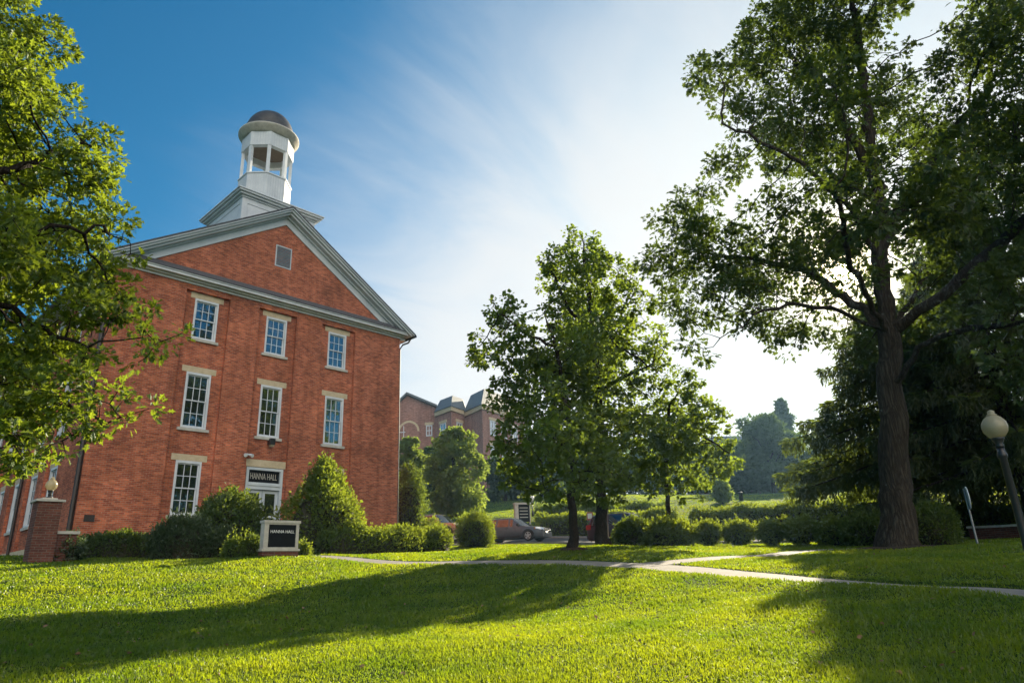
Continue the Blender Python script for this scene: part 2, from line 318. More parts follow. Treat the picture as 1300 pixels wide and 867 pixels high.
M = dict(
    brick=brick_mat('red_brick', (0.51, 0.145, 0.066), (0.24, 0.053, 0.031), (0.33, 0.21, 0.145), blotch=1.0),
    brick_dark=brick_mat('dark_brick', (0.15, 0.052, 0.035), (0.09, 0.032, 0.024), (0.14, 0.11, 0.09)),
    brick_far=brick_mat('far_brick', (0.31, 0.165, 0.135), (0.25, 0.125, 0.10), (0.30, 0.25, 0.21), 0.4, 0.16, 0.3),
    white=noise_mat('white_paint', (0.48, 0.52, 0.57), (0.64, 0.67, 0.70), 1.6, 0.5, 0.05),
    trim=noise_mat('trim_paint', (0.42, 0.48, 0.53), (0.56, 0.60, 0.64), 1.2, 0.55, 0.05, stretch=(1, 1, 0.3)),
    stone=noise_mat('tan_stone', (0.42, 0.34, 0.22), (0.56, 0.47, 0.33), 4, 0.85, 0.2),
    stone_grey=noise_mat('grey_stone', (0.36, 0.34, 0.30), (0.52, 0.50, 0.45), 5, 0.85, 0.2),
    concrete=noise_mat('concrete', (0.17, 0.16, 0.145), (0.27, 0.255, 0.23), 1.6, 0.9, 0.15, bscale=30),
    asphalt=noise_mat('asphalt', (0.05, 0.05, 0.052), (0.075, 0.073, 0.07), 2.2, 0.9, 0.2, bscale=60),
    shingle=noise_mat('shingle', (0.055, 0.058, 0.065), (0.11, 0.11, 0.12), 5, 0.85, 0.4, stretch=(1, 6, 6)),
    dome=noise_mat('dome_copper', (0.035, 0.036, 0.04), (0.085, 0.08, 0.08), 3, 0.45, 0.1),
    slate=noise_mat('slate_roof', (0.07, 0.085, 0.10), (0.13, 0.145, 0.16), 2.5, 0.55, 0.2, stretch=(1, 1, 5)),
    louver=plain('louver_grey', (0.16, 0.18, 0.20), 0.6),
    black=plain('black_paint', (0.012, 0.013, 0.014), 0.4),
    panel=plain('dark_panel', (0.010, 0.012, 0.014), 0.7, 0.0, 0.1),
    letter=plain('letter_white', (0.75, 0.76, 0.76), 0.5),
    letter_dim=plain('letter_grey', (0.40, 0.38, 0.33), 0.5),
    pipe=plain('downspout_brown', (0.028, 0.018, 0.014), 0.5),
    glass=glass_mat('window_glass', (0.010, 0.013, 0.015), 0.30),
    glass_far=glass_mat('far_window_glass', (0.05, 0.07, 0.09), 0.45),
    globe=globe_mat('globe_glass', (0.46, 0.43, 0.32)),
    bark=bark_mat('oak_bark', (0.022, 0.017, 0.013), (0.085, 0.070, 0.055)),
    bark2=bark_mat('dark_bark', (0.018, 0.014, 0.011), (0.060, 0.048, 0.038), 1.6),
    twig=noise_mat('twig_mass', (0.018, 0.020, 0.010), (0.040, 0.036, 0.020), 9, 0.95, 0.8),
    leaf_oak=leaf_mat('oak_leaf', (0.016, 0.036, 0.009), (0.040, 0.070, 0.015), (0.15, 0.22, 0.020), 0.42),
    leaf_left=leaf_mat('red_oak_leaf', (0.026, 0.060, 0.010), (0.066, 0.112, 0.016), (0.34, 0.44, 0.026), 0.48),
    leaf_mid=leaf_mat('maple_leaf', (0.022, 0.050, 0.012), (0.050, 0.092, 0.018), (0.34, 0.46, 0.034), 0.5),
    leaf_pale=leaf_mat('pale_leaf', (0.055, 0.105, 0.022), (0.095, 0.155, 0.032), (0.34, 0.44, 0.06), 0.5),
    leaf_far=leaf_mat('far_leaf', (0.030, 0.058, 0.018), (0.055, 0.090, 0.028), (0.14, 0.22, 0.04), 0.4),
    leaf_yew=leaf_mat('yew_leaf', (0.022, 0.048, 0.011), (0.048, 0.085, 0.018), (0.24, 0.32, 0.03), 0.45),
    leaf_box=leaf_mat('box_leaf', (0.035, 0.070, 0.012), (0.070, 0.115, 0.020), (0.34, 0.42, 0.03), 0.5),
    leaf_juniper=leaf_mat('juniper_leaf', (0.032, 0.055, 0.022), (0.060, 0.090, 0.036), (0.12, 0.18, 0.05), 0.4),
    needle=leaf_mat('spruce_needle', (0.014, 0.028, 0.010), (0.036, 0.052, 0.016), (0.20, 0.27, 0.03), 0.42),
    grass=leaf_mat('grass_blade', (0.036, 0.082, 0.008), (0.088, 0.142, 0.012), (0.40, 0.53, 0.012), 0.6, (0.6, (0.56, 0.70, 0.75), (1.30, 1.12, 1.0)), 0.4),
    lawn=noise_mat('lawn_soil', (0.022, 0.044, 0.008), (0.050, 0.090, 0.014), 1.8, 0.95, 0.8, bscale=40, spec=0.05),
    mulch=noise_mat('mulch', (0.03, 0.02, 0.012), (0.07, 0.045, 0.03), 9, 0.95, 0.8),
    deadleaf=plain('dead_leaf', (0.22, 0.13, 0.06), 0.8),
    tire=plain('tyre_rubber', (0.012, 0.012, 0.012), 0.8),
    rim=plain('alloy_rim', (0.55, 0.56, 0.58), 0.3, 0.8),
    car_grey=plain('grey_car_paint', (0.12, 0.125, 0.14), 0.35, 0.15, 0.4, 0.25),
    car_tan=plain('tan_car_paint', (0.36, 0.28, 0.22), 0.3, 0.3, 0.5, 0.8),
    car_dark=plain('dark_car_paint', (0.045, 0.012, 0.018), 0.35, 0.1, 0.4, 0.3),
    car_glass=glass_mat('car_glass', (0.012, 0.015, 0.018), 0.13, wob=0.0),
    trim_black=plain('black_plastic', (0.018, 0.018, 0.019), 0.6),
    head=plain('headlight_lens', (0.75, 0.76, 0.78), 0.12, 0.2, 0.8, 0.6),
    amber=plain('amber_lens', (0.60, 0.22, 0.03), 0.2),
    tail=plain('taillight_lens', (0.45, 0.015, 0.012), 0.2),
    plate=plain('plate_white', (0.7, 0.7, 0.68), 0.5),
    sign_face=plain('sign_white', (0.70, 0.70, 0.68), 0.5),
    sign_red=plain('sign_red', (0.35, 0.10, 0.08), 0.5),
    wood=plain('brown_boarding', (0.16, 0.115, 0.075), 0.8),
    steel=plain('galvanised_steel', (0.22, 0.22, 0.22), 0.5, 0.7),
    blind=plain('window_blind', (0.45, 0.47, 0.47), 0.8),
)

# ------------------------------------------------------------------ terrain
def build_anchors():
    A = []
    def px(x, y, d): A.append(at(x, y, d))
    def pl(x, y, z): A.append(np.array([x, y, z]))
    for a_ in (-48, -24, 0, 24, 48):                                   # the lawn climbs about one in ten from the camera
        a = YAW + math.radians(a_)
        for d in (0.0, 5.0, 9.0): pl(CAM[0]+math.sin(a)*d, CAM[1]+math.cos(a)*d, 0.10*d)
    px(300, 790, 13.2); px(650, 790, 11.8)
    px(470, 713, 23.0); px(600, 713, 20.8); px(830, 718, 17.8); px(1300, 749, 11.9)
    px(965, 707, 21.5); px(1145, 697, 24); px(1060, 693, 28); px(940, 694, 30); px(850, 695, 33); px(790, 695, 34)
    px(355, 705, 24); px(200, 711, 27); px(58, 713, 26); px(480, 704, 31); px(560, 698, 37); px(604, 692, 39)
    px(728, 697, 23.5); px(765, 693, 28); px(1240, 692, 22)
    pl(-8, -0.5, 3.05); pl(0, -0.5, 3.1); pl(8, -0.5, 3.2); pl(-8, 24, 3.6); pl(8, 24, 4.6); pl(-20, 0, 2.6); pl(-20, 15, 3.0)
    pl(17.1, -0.3, 3.62); pl(15.5, 4.5, 3.80); pl(18.6, -5.5, 3.35); pl(21, -14, 3.05); pl(23.5, -24, 2.75); pl(13, 13, 4.2)
    pl(26, 1, 4.7); pl(25.4, 6.9, 5.7); pl(31.5, 15, 7.4); pl(26.8, -13.6, 3.9); pl(27, -24, 3.3)
    px(930, 634, 72); px(1010, 640, 74); px(985, 633, 82); px(575, 655, 58); px(640, 645, 75)
    pl(34, -26, 5.0); pl(60, -20, 9.0); pl(40, 40, 12.0); pl(60, 50, 14.5); pl(45, 15, 9.5)
    for a_, z in ((-40, 15), (-20, 17), (0, 18), (20, 14), (40, 13)):
        a = YAW + math.radians(a_); pl(CAM[0]+math.sin(a)*150, CAM[1]+math.cos(a)*150, z)
    for a_ in (90, 135, 180, 225, 270):
        a = YAW + math.radians(a_)
        pl(CAM[0]+math.sin(a)*60, CAM[1]+math.cos(a)*60, {90: 0.5, 135: -4, 180: -5, 225: -3, 270: 0}[a_])
        pl(CAM[0]+math.sin(a)*150, CAM[1]+math.cos(a)*150, {90: 5, 135: -6, 180: -8, 225: -4, 270: 4}[a_])
    return np.array(A)
ANC = build_anchors()
def _phi(r): return np.sqrt(r*r+9.0)
def _fit():
    P = ANC[:, :2]; n = len(P)
    K = _phi(np.linalg.norm(P[:, None]-P[None], axis=2)) + np.eye(n)*(-0.25)
    B = np.c_[np.ones(n), P]
    S_ = np.block([[K, B], [B.T, np.zeros((3, 3))]])
    return np.linalg.solve(S_, np.r_[ANC[:, 2], 0, 0, 0])
_W = _fit()
def poly_d(pts, X, Y, zs=None):
    """distance to a polyline (and the height of its nearest point)"""
    best = np.full(X.shape, 1e9); zc = np.zeros(X.shape)
    for i, (a, b) in enumerate(zip(pts[:-1], pts[1:])):
        ax, ay = a; bx, by = b; dx, dy = bx-ax, by-ay; L2 = dx*dx+dy*dy
        t = np.clip(((X-ax)*dx+(Y-ay)*dy)/L2, 0, 1); ex = X-ax-t*dx; ey = Y-ay-t*dy; d = np.hypot(ex, ey)
        k = d < best; best = np.where(k, d, best)
        if zs is not None: zc = np.where(k, zs[i]+(zs[i+1]-zs[i])*t, zc)
    return best, zc
def smooth_line(pts, n=12):
    P = [np.array(p, float) for p in pts]; P = [2*P[0]-P[1]] + P + [2*P[-1]-P[-2]]; out = []
    for i in range(1, len(P)-2):
        for k in range(n):
            t = k/n; a, b, c, d = P[i-1:i+3]
            out.append(0.5*((2*b)+(-a+c)*t+(2*a-5*b+4*c-d)*t*t+(-a+3*b-3*c+d)*t**3))
    out.append(P[-2]); return [tuple(o) for o in out]
PATH_A = smooth_line([at(250, 712, 27)[:2]+[3, 3], at(470, 713, 23.0)[:2], at(600, 713, 20.8)[:2], at(720, 715, 19.4)[:2], at(830, 718, 17.8)[:2], at(940, 724, 15.8)[:2], at(1100, 738, 13.5)[:2], at(1300, 748.5, 11.9)[:2], (-8.5, -34)])
PATH_B = smooth_line([at(815, 716.5, 18.2)[:2], at(965, 707, 21.5)[:2], at(1050, 702, 24.5)[:2], (10.2, -28.5), (12, -40)])
def H0(X, Y):
    dx, dy = X-CAM[0], Y-CAM[1]; d = np.hypot(dx, dy); k = np.minimum(1, 165/np.maximum(d, 1e-6)); x, y = CAM[0]+dx*k, CAM[1]+dy*k
    z = _W[-3]+_W[-2]*x+_W[-1]*y
    for (ax, ay, _), w in zip(ANC, _W[:-3]): z = z + w*_phi(np.hypot(x-ax, y-ay))
    return z
_PAZ = H0(np.array(PATH_A)[:, 0], np.array(PATH_A)[:, 1])
def H(X, Y):
    X = np.atleast_1d(np.asarray(X, float)); Y = np.atleast_1d(np.asarray(Y, float))
    d = np.hypot(X-CAM[0], Y-CAM[1]); z = H0(X, Y)
    pd, zc = poly_d(PATH_A, X, Y, _PAZ)                                 # the near branch lies on a level bench cut into the slope
    lev = np.clip(1-(pd-0.6)/1.1, 0, 1); lev = lev*lev*(3-2*lev)*(0.2+0.75*np.clip((17.5-d)/4, 0, 1))
    z = z+(zc-z)*lev
    pb, _ = poly_d(PATH_B, X, Y); z = z-(0.055+0.045*np.clip((17.5-d)/4, 0, 1))*np.clip(1-(np.minimum(pd-0.02, pb+0.12)-0.53)/0.10, 0, 1)   # both walks lie sunk between grass edges
    return z + 0.03*np.sin(X*0.9+Y*0.35)*np.sin(Y*0.8-X*0.25)*np.clip(d/10, 0, 1)*np.clip((pd-0.8)/1.5, 0, 1)
def h(x, y): return float(H(x, y)[0])
def ground(px, py, d):
    p = at(px, py, d); return np.array([p[0], p[1], h(p[0], p[1])])

def build_ground():
    def axis(c, lo, hi):
        s = list(np.arange(c-14, c+62, 0.5)); st = 0.6; v = s[-1]
        while v < hi: v += st; s.append(v); st *= 1.12
        st = 0.6; v = s[0]
        while v > lo: v -= st; s.insert(0, v); st *= 1.12
        return np.array(s)
    xs = axis(-10, -2500, 2500); ys = axis(-34, -2500, 2500)
    X, Y = np.meshgrid(xs, ys); Z = H(X.ravel(), Y.ravel())
    nx, ny = len(xs), len(ys); i = np.arange(nx*ny).reshape(ny, nx)
    f = np.stack([i[:-1, :-1], i[:-1, 1:], i[1:, 1:], i[1:, :-1]], -1).reshape(-1, 4)
    o = mesh_obj('lawn', np.c_[X.ravel(), Y.ravel(), Z], [f], M['lawn'], smooth=True); tag(o, 'green lawn rising towards the buildings', None, None, 'structure')
    def strip(name, line, half, lift, mat, label, th=0.12):
        L_ = np.array(line); L_ = np.stack([np.interp(np.linspace(0, 1, len(line)*3), np.linspace(0, 1, len(line)), L_[:, i]) for i in (0, 1)], 1); t = np.gradient(L_, axis=0); t /= np.linalg.norm(t, axis=1)[:, None]; nrm = np.c_[-t[:, 1], t[:, 0]]
        ks = np.linspace(-1, 1, 7); V = []; 
        for kk in ks:
            q = L_ + nrm*half*kk; V.append(np.c_[q, H(q[:, 0], q[:, 1])+lift])
        n = len(L_); top = np.concatenate(V)
        lowl = V[0]-[0, 0, th+lift]; lowr = V[-1]-[0, 0, th+lift]
        vs = np.concatenate([top, lowl, lowr]); idx = np.arange(7*n).reshape(7, n)
        F = [np.stack([idx[:-1, :-1], idx[:-1, 1:], idx[1:, 1:], idx[1:, :-1]], -1).reshape(-1, 4)]
        a = 7*n+np.arange(n); b = 8*n+np.arange(n)
        F.append(np.stack([idx[0, :-1], a[:-1], a[1:], idx[0, 1:]], -1)); F.append(np.stack([idx[-1, 1:], b[1:], b[:-1], idx[-1, :-1]], -1))
        return tag(mesh_obj(name, vs, F, mat, smooth=False), label, None, None, 'structure')
    strip('path', PATH_A, 0.55, 0.05, M['concrete'], 'pale concrete walk curving across the lawn')
    strip('path', PATH_B, 0.42, 0.055, M['concrete'], 'pale concrete walk branching off behind the grass bank')
    road = [tuple(p) for p in np.array([(6, 41), (13, 13), (17.6, -1.5), (21.5, -15), (25, -30), (30, -60)])]
    road = smooth_line(road, 10)
    strip('road', road, 3.6, 0.05, M['asphalt'], 'asphalt street beside the brick hall')
    for sgn in (-1, 1):
        L_ = np.array(road); t = np.gradient(L_, axis=0); t /= np.linalg.norm(t, axis=1)[:, None]; nrm = np.c_[-t[:, 1], t[:, 0]]
        strip('kerb', [tuple(q) for q in L_+nrm*3.72*sgn], 0.12, 0.15, M['concrete'], 'concrete kerb of the street')
    return road
ROAD = build_ground()

# ------------------------------------------------------------------ the brick hall
def cell_wall(mb, us, zs, depth, f):
    """stepped wall: depth[i][j] per cell (u,z), None = opening (reveal to 0.30); f(u,n,z)->local, n inward"""
    nu, nz = len(us)-1, len(zs)-1
    D = lambda i, j: depth(0.5*(us[i]+us[i+1]), 0.5*(zs[j]+zs[j+1])) if 0 <= i < nu and 0 <= j < nz else 'edge'
    for i in range(nu):
        for j in range(nz):
            d = D(i, j)
            if d is not None: mb.add([f(us[i], d, zs[j]), f(us[i+1], d, zs[j]), f(us[i+1], d, zs[j+1]), f(us[i], d, zs[j+1])], [(0, 1, 2, 3)])
            dd = 0.36 if d is None else d
            for (i2, j2, e) in ((i+1, j, 'u'), (i, j+1, 'z')):
                q = D(i2, j2)
                if q == 'edge': continue
                q = 0.36 if q is None else q
                if abs(q-dd) < 1e-6: continue
                if e == 'u': u = us[i+1]; mb.add([f(u, dd, zs[j]), f(u, q, zs[j]), f(u, q, zs[j+1]), f(u, dd, zs[j+1])], [(0, 1, 2, 3)])
                else: z = zs[j+1]; mb.add([f(us[i], dd, z), f(us[i+1], dd, z), f(us[i+1], q, z), f(us[i], q, z)], [(0, 1, 2, 3)])
def hall_window(parent, T, uc, zb, zt, hw=0.565, blind=0.0, plainframe=False):
    """T(u,n,z): n positive = outward from the bay face"""
    fr = MB(T); s = 0.085
    fr.box(uc-hw, uc-hw+s, -0.16, 0.03, zb, zt); fr.box(uc+hw-s, uc+hw, -0.16, 0.03, zb, zt)
    fr.box(uc-hw+s, uc+hw-s, -0.16, 0.03, zt-0.11, zt); fr.box(uc-hw+s, uc+hw-s, -0.16, 0.04, zb, zb+0.09)
    w = fr.build('window', M['white'], parent)
    zm = (zb+zt)/2; x0, x1 = uc-hw+s, uc+hw-s
    for (a, b, n0, n1, tag_) in ((zm-0.03, zt-0.11, -0.09, -0.045, 'u'), (zb+0.09, zm+0.03, -0.135, -0.092, 'l')):
        sm = MB(T); r = 0.05
        sm.box(x0, x0+r, n0, n1, a, b); sm.box(x1-r, x1, n0, n1, a, b); sm.box(x0+r, x1-r, n0, n1, b-r, b); sm.box(x0+r, x1-r, n0, n1, a, a+r)
        iw = (x1-x0-2*r)/3; ih = (b-a-2*r)/2; mu = 0.014
        for k in (1, 2): sm.box(x0+r+iw*k-mu, x0+r+iw*k+mu, n0+0.006, n1-0.006, a+r, b-r)
        for k in range(3): sm.box(x0+r+iw*k+(mu if k else 0), x0+r+iw*(k+1)-(mu if k < 2 else 0), n0+0.006, n1-0.006, a+r+ih-mu, a+r+ih+mu)
        sm.build('sash', M['white'], w)
        g = MB(T); g.box(x0+r, x1-r, n0+0.012, n0+0.02, a+r, b-r); g.build('pane', M['glass'], w)
    MB(T).box(uc-0.70, uc+0.70, -0.05, 0.09, zb-0.13, zb-0.003).build('sill', M['stone_grey'], w)
    MB(T).box(uc-0.78, uc+0.78, -0.10, 0.025, zt+0.003, zt+0.28).build('lintel', M['stone'], w)
    if blind: MB(T).box(x0+0.03, x0+(x1-x0)*0.42, -0.128, -0.12, zb+0.1, zm).build('curtain', M['blind'], w)
    return w
def text_mesh(name, body, size, mat, parent, Mx, extr=0.01, align='CENTER', spacing=1.0):
    cu = bpy.data.curves.new(name, 'FONT'); cu.body = body; cu.size = size; cu.extrude = extr; cu.align_x = align; cu.align_y = 'CENTER'; cu.space_character = spacing
    ob = bpy.data.objects.new(name, cu); COL.objects.link(ob)
    dg = bpy.context.evaluated_depsgraph_get(); me = bpy.data.meshes.new_from_object(ob.evaluated_get(dg))
    bpy.data.objects.remove(ob)
    me.transform(Mx); me.materials.clear(); me.materials.append(mat)
    o = bpy.data.objects.new(name, me); COL.objects.link(o); o.parent = parent; return o

def brick_hall():
    root = empty('brick_hall', (0, 0, 0), 'three storey red brick hall with a white cupola, tall white windows and a front gable', 'building')
    E, BK = 7.74, 24.0
    ZB, ZE = 3.66, 15.5
    rows = [(4.70, 7.06), (8.52, 11.11), (12.74, 14.73)]
    bays = [-3.6, 0.0, 3.6]
    # front wall
    us = [-E, E]; zs = [ZB, ZE, 15.02]
    for b in bays: us += [b-1.05, b+1.05, b-0.565, b+0.565]
    us += [-0.93, 0.93]; zs += [z for r in rows for z in r] + [7.05]
    us = sorted(set(us)); zs = sorted(set(zs))
    def dep(u, z):
        for b in bays:
            if abs(u-b) < 1.05 and z < 15.02:
                if b == 0 and abs(u) < 0.93 and z < 7.05: return None
                for k, (a, c) in enumerate(rows):
                    if abs(u-b) < 0.565 and a < z < c and not (b == 0 and k == 0): return None
                return 0.17
        return 0.0
    fw = MB(); cell_wall(fw, us, zs, dep, lambda u, n, z: (u, n, z))
    g = lambda x: 20.06-0.645*abs(x)
    fw.add([(-E, 0, ZE), (E, 0, ZE), (E, 0, 15.7), (0, 0, 20.75), (-E, 0, 15.7)], [(0, 1, 2, 3, 4)])
    fw.build('front_wall', M['brick'], root)
    # left wall with windows
    sy = [4.75, 7.95, 11.15, 14.35, 17.55, 20.75]
    vs_ = [0, BK]; zz = [ZB, ZE, 15.02]+[z for r in rows for z in r]
    for b in sy: vs_ += [b-1.0, b+1.0, b-0.565, b+0.565]
    vs_ = sorted(set(vs_)); zz = sorted(set(zz))
    def dep2(u, z):
        for b in sy:
            if abs(u-b) < 1.0 and z < 15.02:
                if abs(u-b) < 0.565 and any(a < z < c for a, c in rows): return None
                return 0.13
        return 0.0
    lw = MB(); cell_wall(lw, vs_, zz, dep2, lambda u, n, z: (-E+n, u, z)); lw.build('side_wall', M['brick'], root)
    rw = MB(); rw.add([(E, 0, ZB), (E, BK, ZB), (E, BK, ZE), (E, 0, ZE)], [(0, 1, 2, 3)])
    rw.add([(-E, BK, ZB), (E, BK, ZB), (E, BK, 15.7), (0, BK, 20.75), (-E, BK, 15.7)], [(4, 3, 2, 1, 0)])
    rw.build('rear_wall', M['brick'], root)
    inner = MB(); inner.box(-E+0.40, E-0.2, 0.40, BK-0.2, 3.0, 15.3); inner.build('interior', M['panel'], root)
    fo = MB(); fo.box(-E-0.03, -1.3, -0.03, 0.3, 2.0, ZB-0.002); fo.box(1.3, E+0.03, -0.03, 0.3, 2.0, ZB-0.002); fo.box(-1.3, 1.3, -0.02, 0.3, 2.0, ZB-0.002)
    fo.box(-E-0.03, -E+0.3, 0.3, BK, 2.0, ZB-0.002); fo.box(E-0.3, E+0.03, 0.3, BK, 2.0, ZB-0.002)
    fo.build('foundation', M['stone'], root)
    # windows
    TF = lambda u, n, z: (u, 0.17-n, z)
    for b in bays:
        for k, (a, c) in enumerate(rows):
            if b == 0 and k == 0: continue
            hall_window(root, TF, b, a, c, blind=1 if (b < 0 and k == 2) else 0)
    TS = lambda u, n, z: (-E+0.13-n, u, z)
    for b in sy:
        for (a, c) in rows: hall_window(root, TS, b, a, c)
    # door
    d = MB(TF)
    d.box(-0.93, -0.80, -0.2, 0.03, 3.88, 7.04); d.box(0.80, 0.93, -0.2, 0.03, 3.88, 7.04); d.box(-0.80, 0.80, -0.2, 0.03, 6.92, 7.04)
    d.box(-0.80, 0.80, -0.2, 0.02, 6.02, 6.34); d.box(-0.80, 0.80, -0.2, 0.06, 6.19, 6.30)
    df = d.build('door_frame', M['trim'], root)
    MB(TF).box(-1.02, 1.02, -0.1, 0.05, 7.06, 7.40).build('lintel', M['stone'], df)
    tp = MB(TF); tp.box(-0.80, 0.80, -0.14, -0.10, 6.34, 6.92); tpo = tp.build('transom_panel', M['panel'], root)
    Mx = Matrix.Translation((0, 0.265, 6.63)) @ Matrix.Rotation(math.pi/2, 4, 'X') @ Matrix.Diagonal((0.66, 1.25, 1, 1))
    text_mesh('lettering', 'HANNA HALL', 0.33, M['letter_dim'], tpo, Mx, 0.006)
    for sx in (-1, 1):
        lf = MB(TF); x0, x1 = (-0.79, -0.015) if sx < 0 else (0.015, 0.79)
        lf.box(x0, x0+0.13, -0.16, -0.11, 3.90, 6.0); lf.box(x1-0.13, x1, -0.16, -0.11, 3.90, 6.0)
        lf.box(x0+0.13, x1-0.13, -0.16, -0.11, 5.86, 6.0); lf.box(x0+0.13, x1-0.13, -0.16, -0.11, 3.90, 4.12); lf.box(x0+0.13, x1-0.13, -0.16, -0.11, 4.74, 4.84)
        lo = lf.build('door', M['trim'], root)
        MB(TF).box(x0+0.13, x1-0.13, -0.145, -0.135, 4.12, 5.86).build('pane', M['glass'], lo)
        hx = x1-0.09 if sx < 0 else x0+0.09
        MB(TF).tube([(hx, -0.11, 4.9), (hx, -0.05, 4.9), (hx, -0.05, 5.25), (hx, -0.11, 5.25)], 0.014, 6).build('handle', M['steel'], lo)
    # wall fittings
    wl = MB(); wl.prismz([(-0.02, -0.02), (0.16, -0.02), (0.20, -0.26), (-0.06, -0.26)], 8.12, 8.42); wl.box(0.0, 0.14, -0.02, 0.14, 8.15, 8.35)
    wlo = wl.build('wall_lamp', M['black'], root); MB().box(-0.02, 0.16, -0.24, -0.06, 8.03, 8.118).build('lamp_glass', M['globe'], wlo)
    fl = MB(); fl.box(-1.12, -1.0, -0.02, 0.14, 7.50, 7.62)
    for sx in (-0.13, 0.13): fl.tube([(-1.06+sx*0.3, -0.02, 7.58), (-1.06+sx, -0.12, 7.54), (-1.06+sx*1.3, -0.26, 7.48)], [0.03, 0.06, 0.085], 10)
    fl.build('floodlight', M['white'], root)
    wv = MB(); wv.box(-7.42, -7.05, -0.02, 0.0, 4.33, 4.60)
    for k in range(5): wv.box(-7.41, -7.06, -0.03, -0.02, 4.35+k*0.05, 4.37+k*0.05)
    wv.build('wall_vent', M['pipe'], root)
    lv = MB(); lv.box(-0.45, -0.40, -0.04, 0.0, 17.55, 18.77); lv.box(0.40, 0.45, -0.04, 0.0, 17.55, 18.77); lv.box(-0.40, 0.40, -0.04, 0.0, 18.72, 18.77); lv.box(-0.40, 0.40, -0.04, 0.0, 17.55, 17.60)
    lvo = lv.build('gable_vent', M['trim'], root)
    sl = MB()
    for k in range(13): z = 17.61+k*0.085; sl.add([(-0.40, -0.035, z), (0.40, -0.035, z), (0.40, -0.004, z+0.075), (-0.40, -0.004, z+0.075)], [(0, 1, 2, 3)])
    sl.build('louver', M['louver'], lvo)
    # cornices
    co = MB()
    for (y, a, b) in ((-0.08, 15.30, 15.40), (-0.24, 15.40, 15.47), (-0.44, 15.47, 15.58), (-0.49, 15.58, 15.63)):
        co.box(-E-(-y)*0.8, E+(-y)*0.8, y, -0.002, a, b-0.001)
    co.build('front_cornice', M['white'], root)
    sk = MB(); sk.prism([(-E-0.42, 15.632), (E+0.42, 15.632), (E+0.42, 15.66), (-E-0.42, 15.66)], -0.53, -0.003)
    sk.add([(-E-0.42, -0.53, 15.662), (E+0.42, -0.53, 15.662), (E+0.1, -0.003, 16.10), (-E-0.1, -0.003, 16.10)], [(0, 1, 2, 3)])
    sk.build('skirt_roof', M['shingle'], root)
    rk = MB(); XO = 8.2; sl_ = 0.645
    def band(z_lo, z_hi, y0, y1, xo):
        for s in (-1, 1):
            rk.prism([(0, 20.06+z_lo), (0, 20.06+z_hi), (s*xo, 20.06+z_hi-sl_*xo), (s*xo, 20.06+z_lo-sl_*xo)], y0, y1)
    band(0.02, 0.40, -0.07, -0.004, 7.3); band(0.40, 0.50, -0.20, -0.004, 7.6); band(0.50, 0.62, -0.46, -0.004, 8.0); band(0.62, 0.74, -0.60, -0.004, 8.2); band(0.74, 0.80, -0.70, -0.004, 8.3)
    rk.build('raking_cornice', M['trim'], root)
    rf = MB()
    for s in (-1, 1):
        rf.prism([(0, 20.06+0.805), (0, 20.06+0.90), (s*8.4, 20.06+0.90-sl_*8.4), (s*8.4, 20.06+0.805-sl_*8.4)], -0.72, BK+0.6)
    rfo = rf.build('roof', M['shingle'], root)
    for s in (-1, 1):
        x0, x1 = sorted((s*(E+0.003), s*(E+0.42))); MB().box(x0, x1, 0.0, BK, 15.25, 15.42).build('eave', M['trim'], root)
        MB().box(*sorted((s*8.30, s*8.46)), -0.70, BK, 15.38, 15.50).build('gutter', M['black'], root)
    MB().tube([(8.35, -0.3, 15.4), (8.2, -0.25, 15.1), (7.9, -0.1, 14.95), (7.83, 0.1, 14.7), (7.83, 0.1, 3.2)], 0.055, 8).build('downspout', M['pipe'], root)
    MB().tube([(-8.3, 0.12, 15.3), (-7.9, 0.12, 14.9), (-7.84, 0.12, 14.7), (-7.84, 0.12, 3.1)], 0.09, 8).build('downspout', M['pipe'], root)
    MB().tube([(-8.3, 9.5, 15.3), (-7.9, 9.5, 14.9), (-7.84, 9.5, 14.7), (-7.84, 9.5, 3.1)], 0.07, 8).build('downspout', M['pipe'], root)
    # stoop
    st = MB(); st.box(-1.15, 1.15, -1.15, -0.03, 2.6, 3.87)
    for k in range(5): st.box(-1.15, 1.15, -1.15-0.32*(k+1), -1.15-0.32*k-0.002, 2.4, 3.87-0.17*(k+1))
    st.build('front_steps', M['concrete'], root)
    for sx in (-1.08, 1.08):
        hr = MB(); hr.tube([(sx, -0.2, 3.88), (sx, -0.2, 4.8), (sx, -1.15, 4.8), (sx, -2.8, 3.95), (sx, -2.8, 3.0)], 0.022, 6); hr.tube([(sx, -1.15, 3.87), (sx, -1.15, 4.8)], 0.018, 6)
        hr.tube([(sx, -0.2, 4.4), (sx, -1.15, 4.4), (sx, -2.8, 3.5)], 0.014, 6); hr.build('handrail', M['black'], root)
    # cupola base: square, aligned with the hall
    yc, hb = 2.95, 2.12
    cb = MB(); cb.box(-hb, hb, yc-hb, yc+hb, 18.6, 21.35)
    for s in (-1, 1):
        cb.box(s*hb-0.03, s*hb+0.03, yc-hb-0.03, yc-hb+0.25, 18.6, 21.35) ; cb.box(s*hb-0.03, s*hb+0.03, yc+hb-0.25, yc+hb+0.03, 18.6, 21.35)
        cb.box(s*(hb-0.12)-0.14, s*(hb-0.12)+0.14, yc-hb-0.035, yc-hb-0.002, 18.6, 21.35)
    cb.box(-hb+0.26, hb-0.26, yc-hb-0.03, yc-hb-0.002, 21.05, 21.35); cb.box(-hb-0.03, -hb-0.002, yc-hb+0.25, yc+hb-0.25, 21.05, 21.35)
    cbo = cb.build('cupola_base', M['white'], root)
    cc = MB()
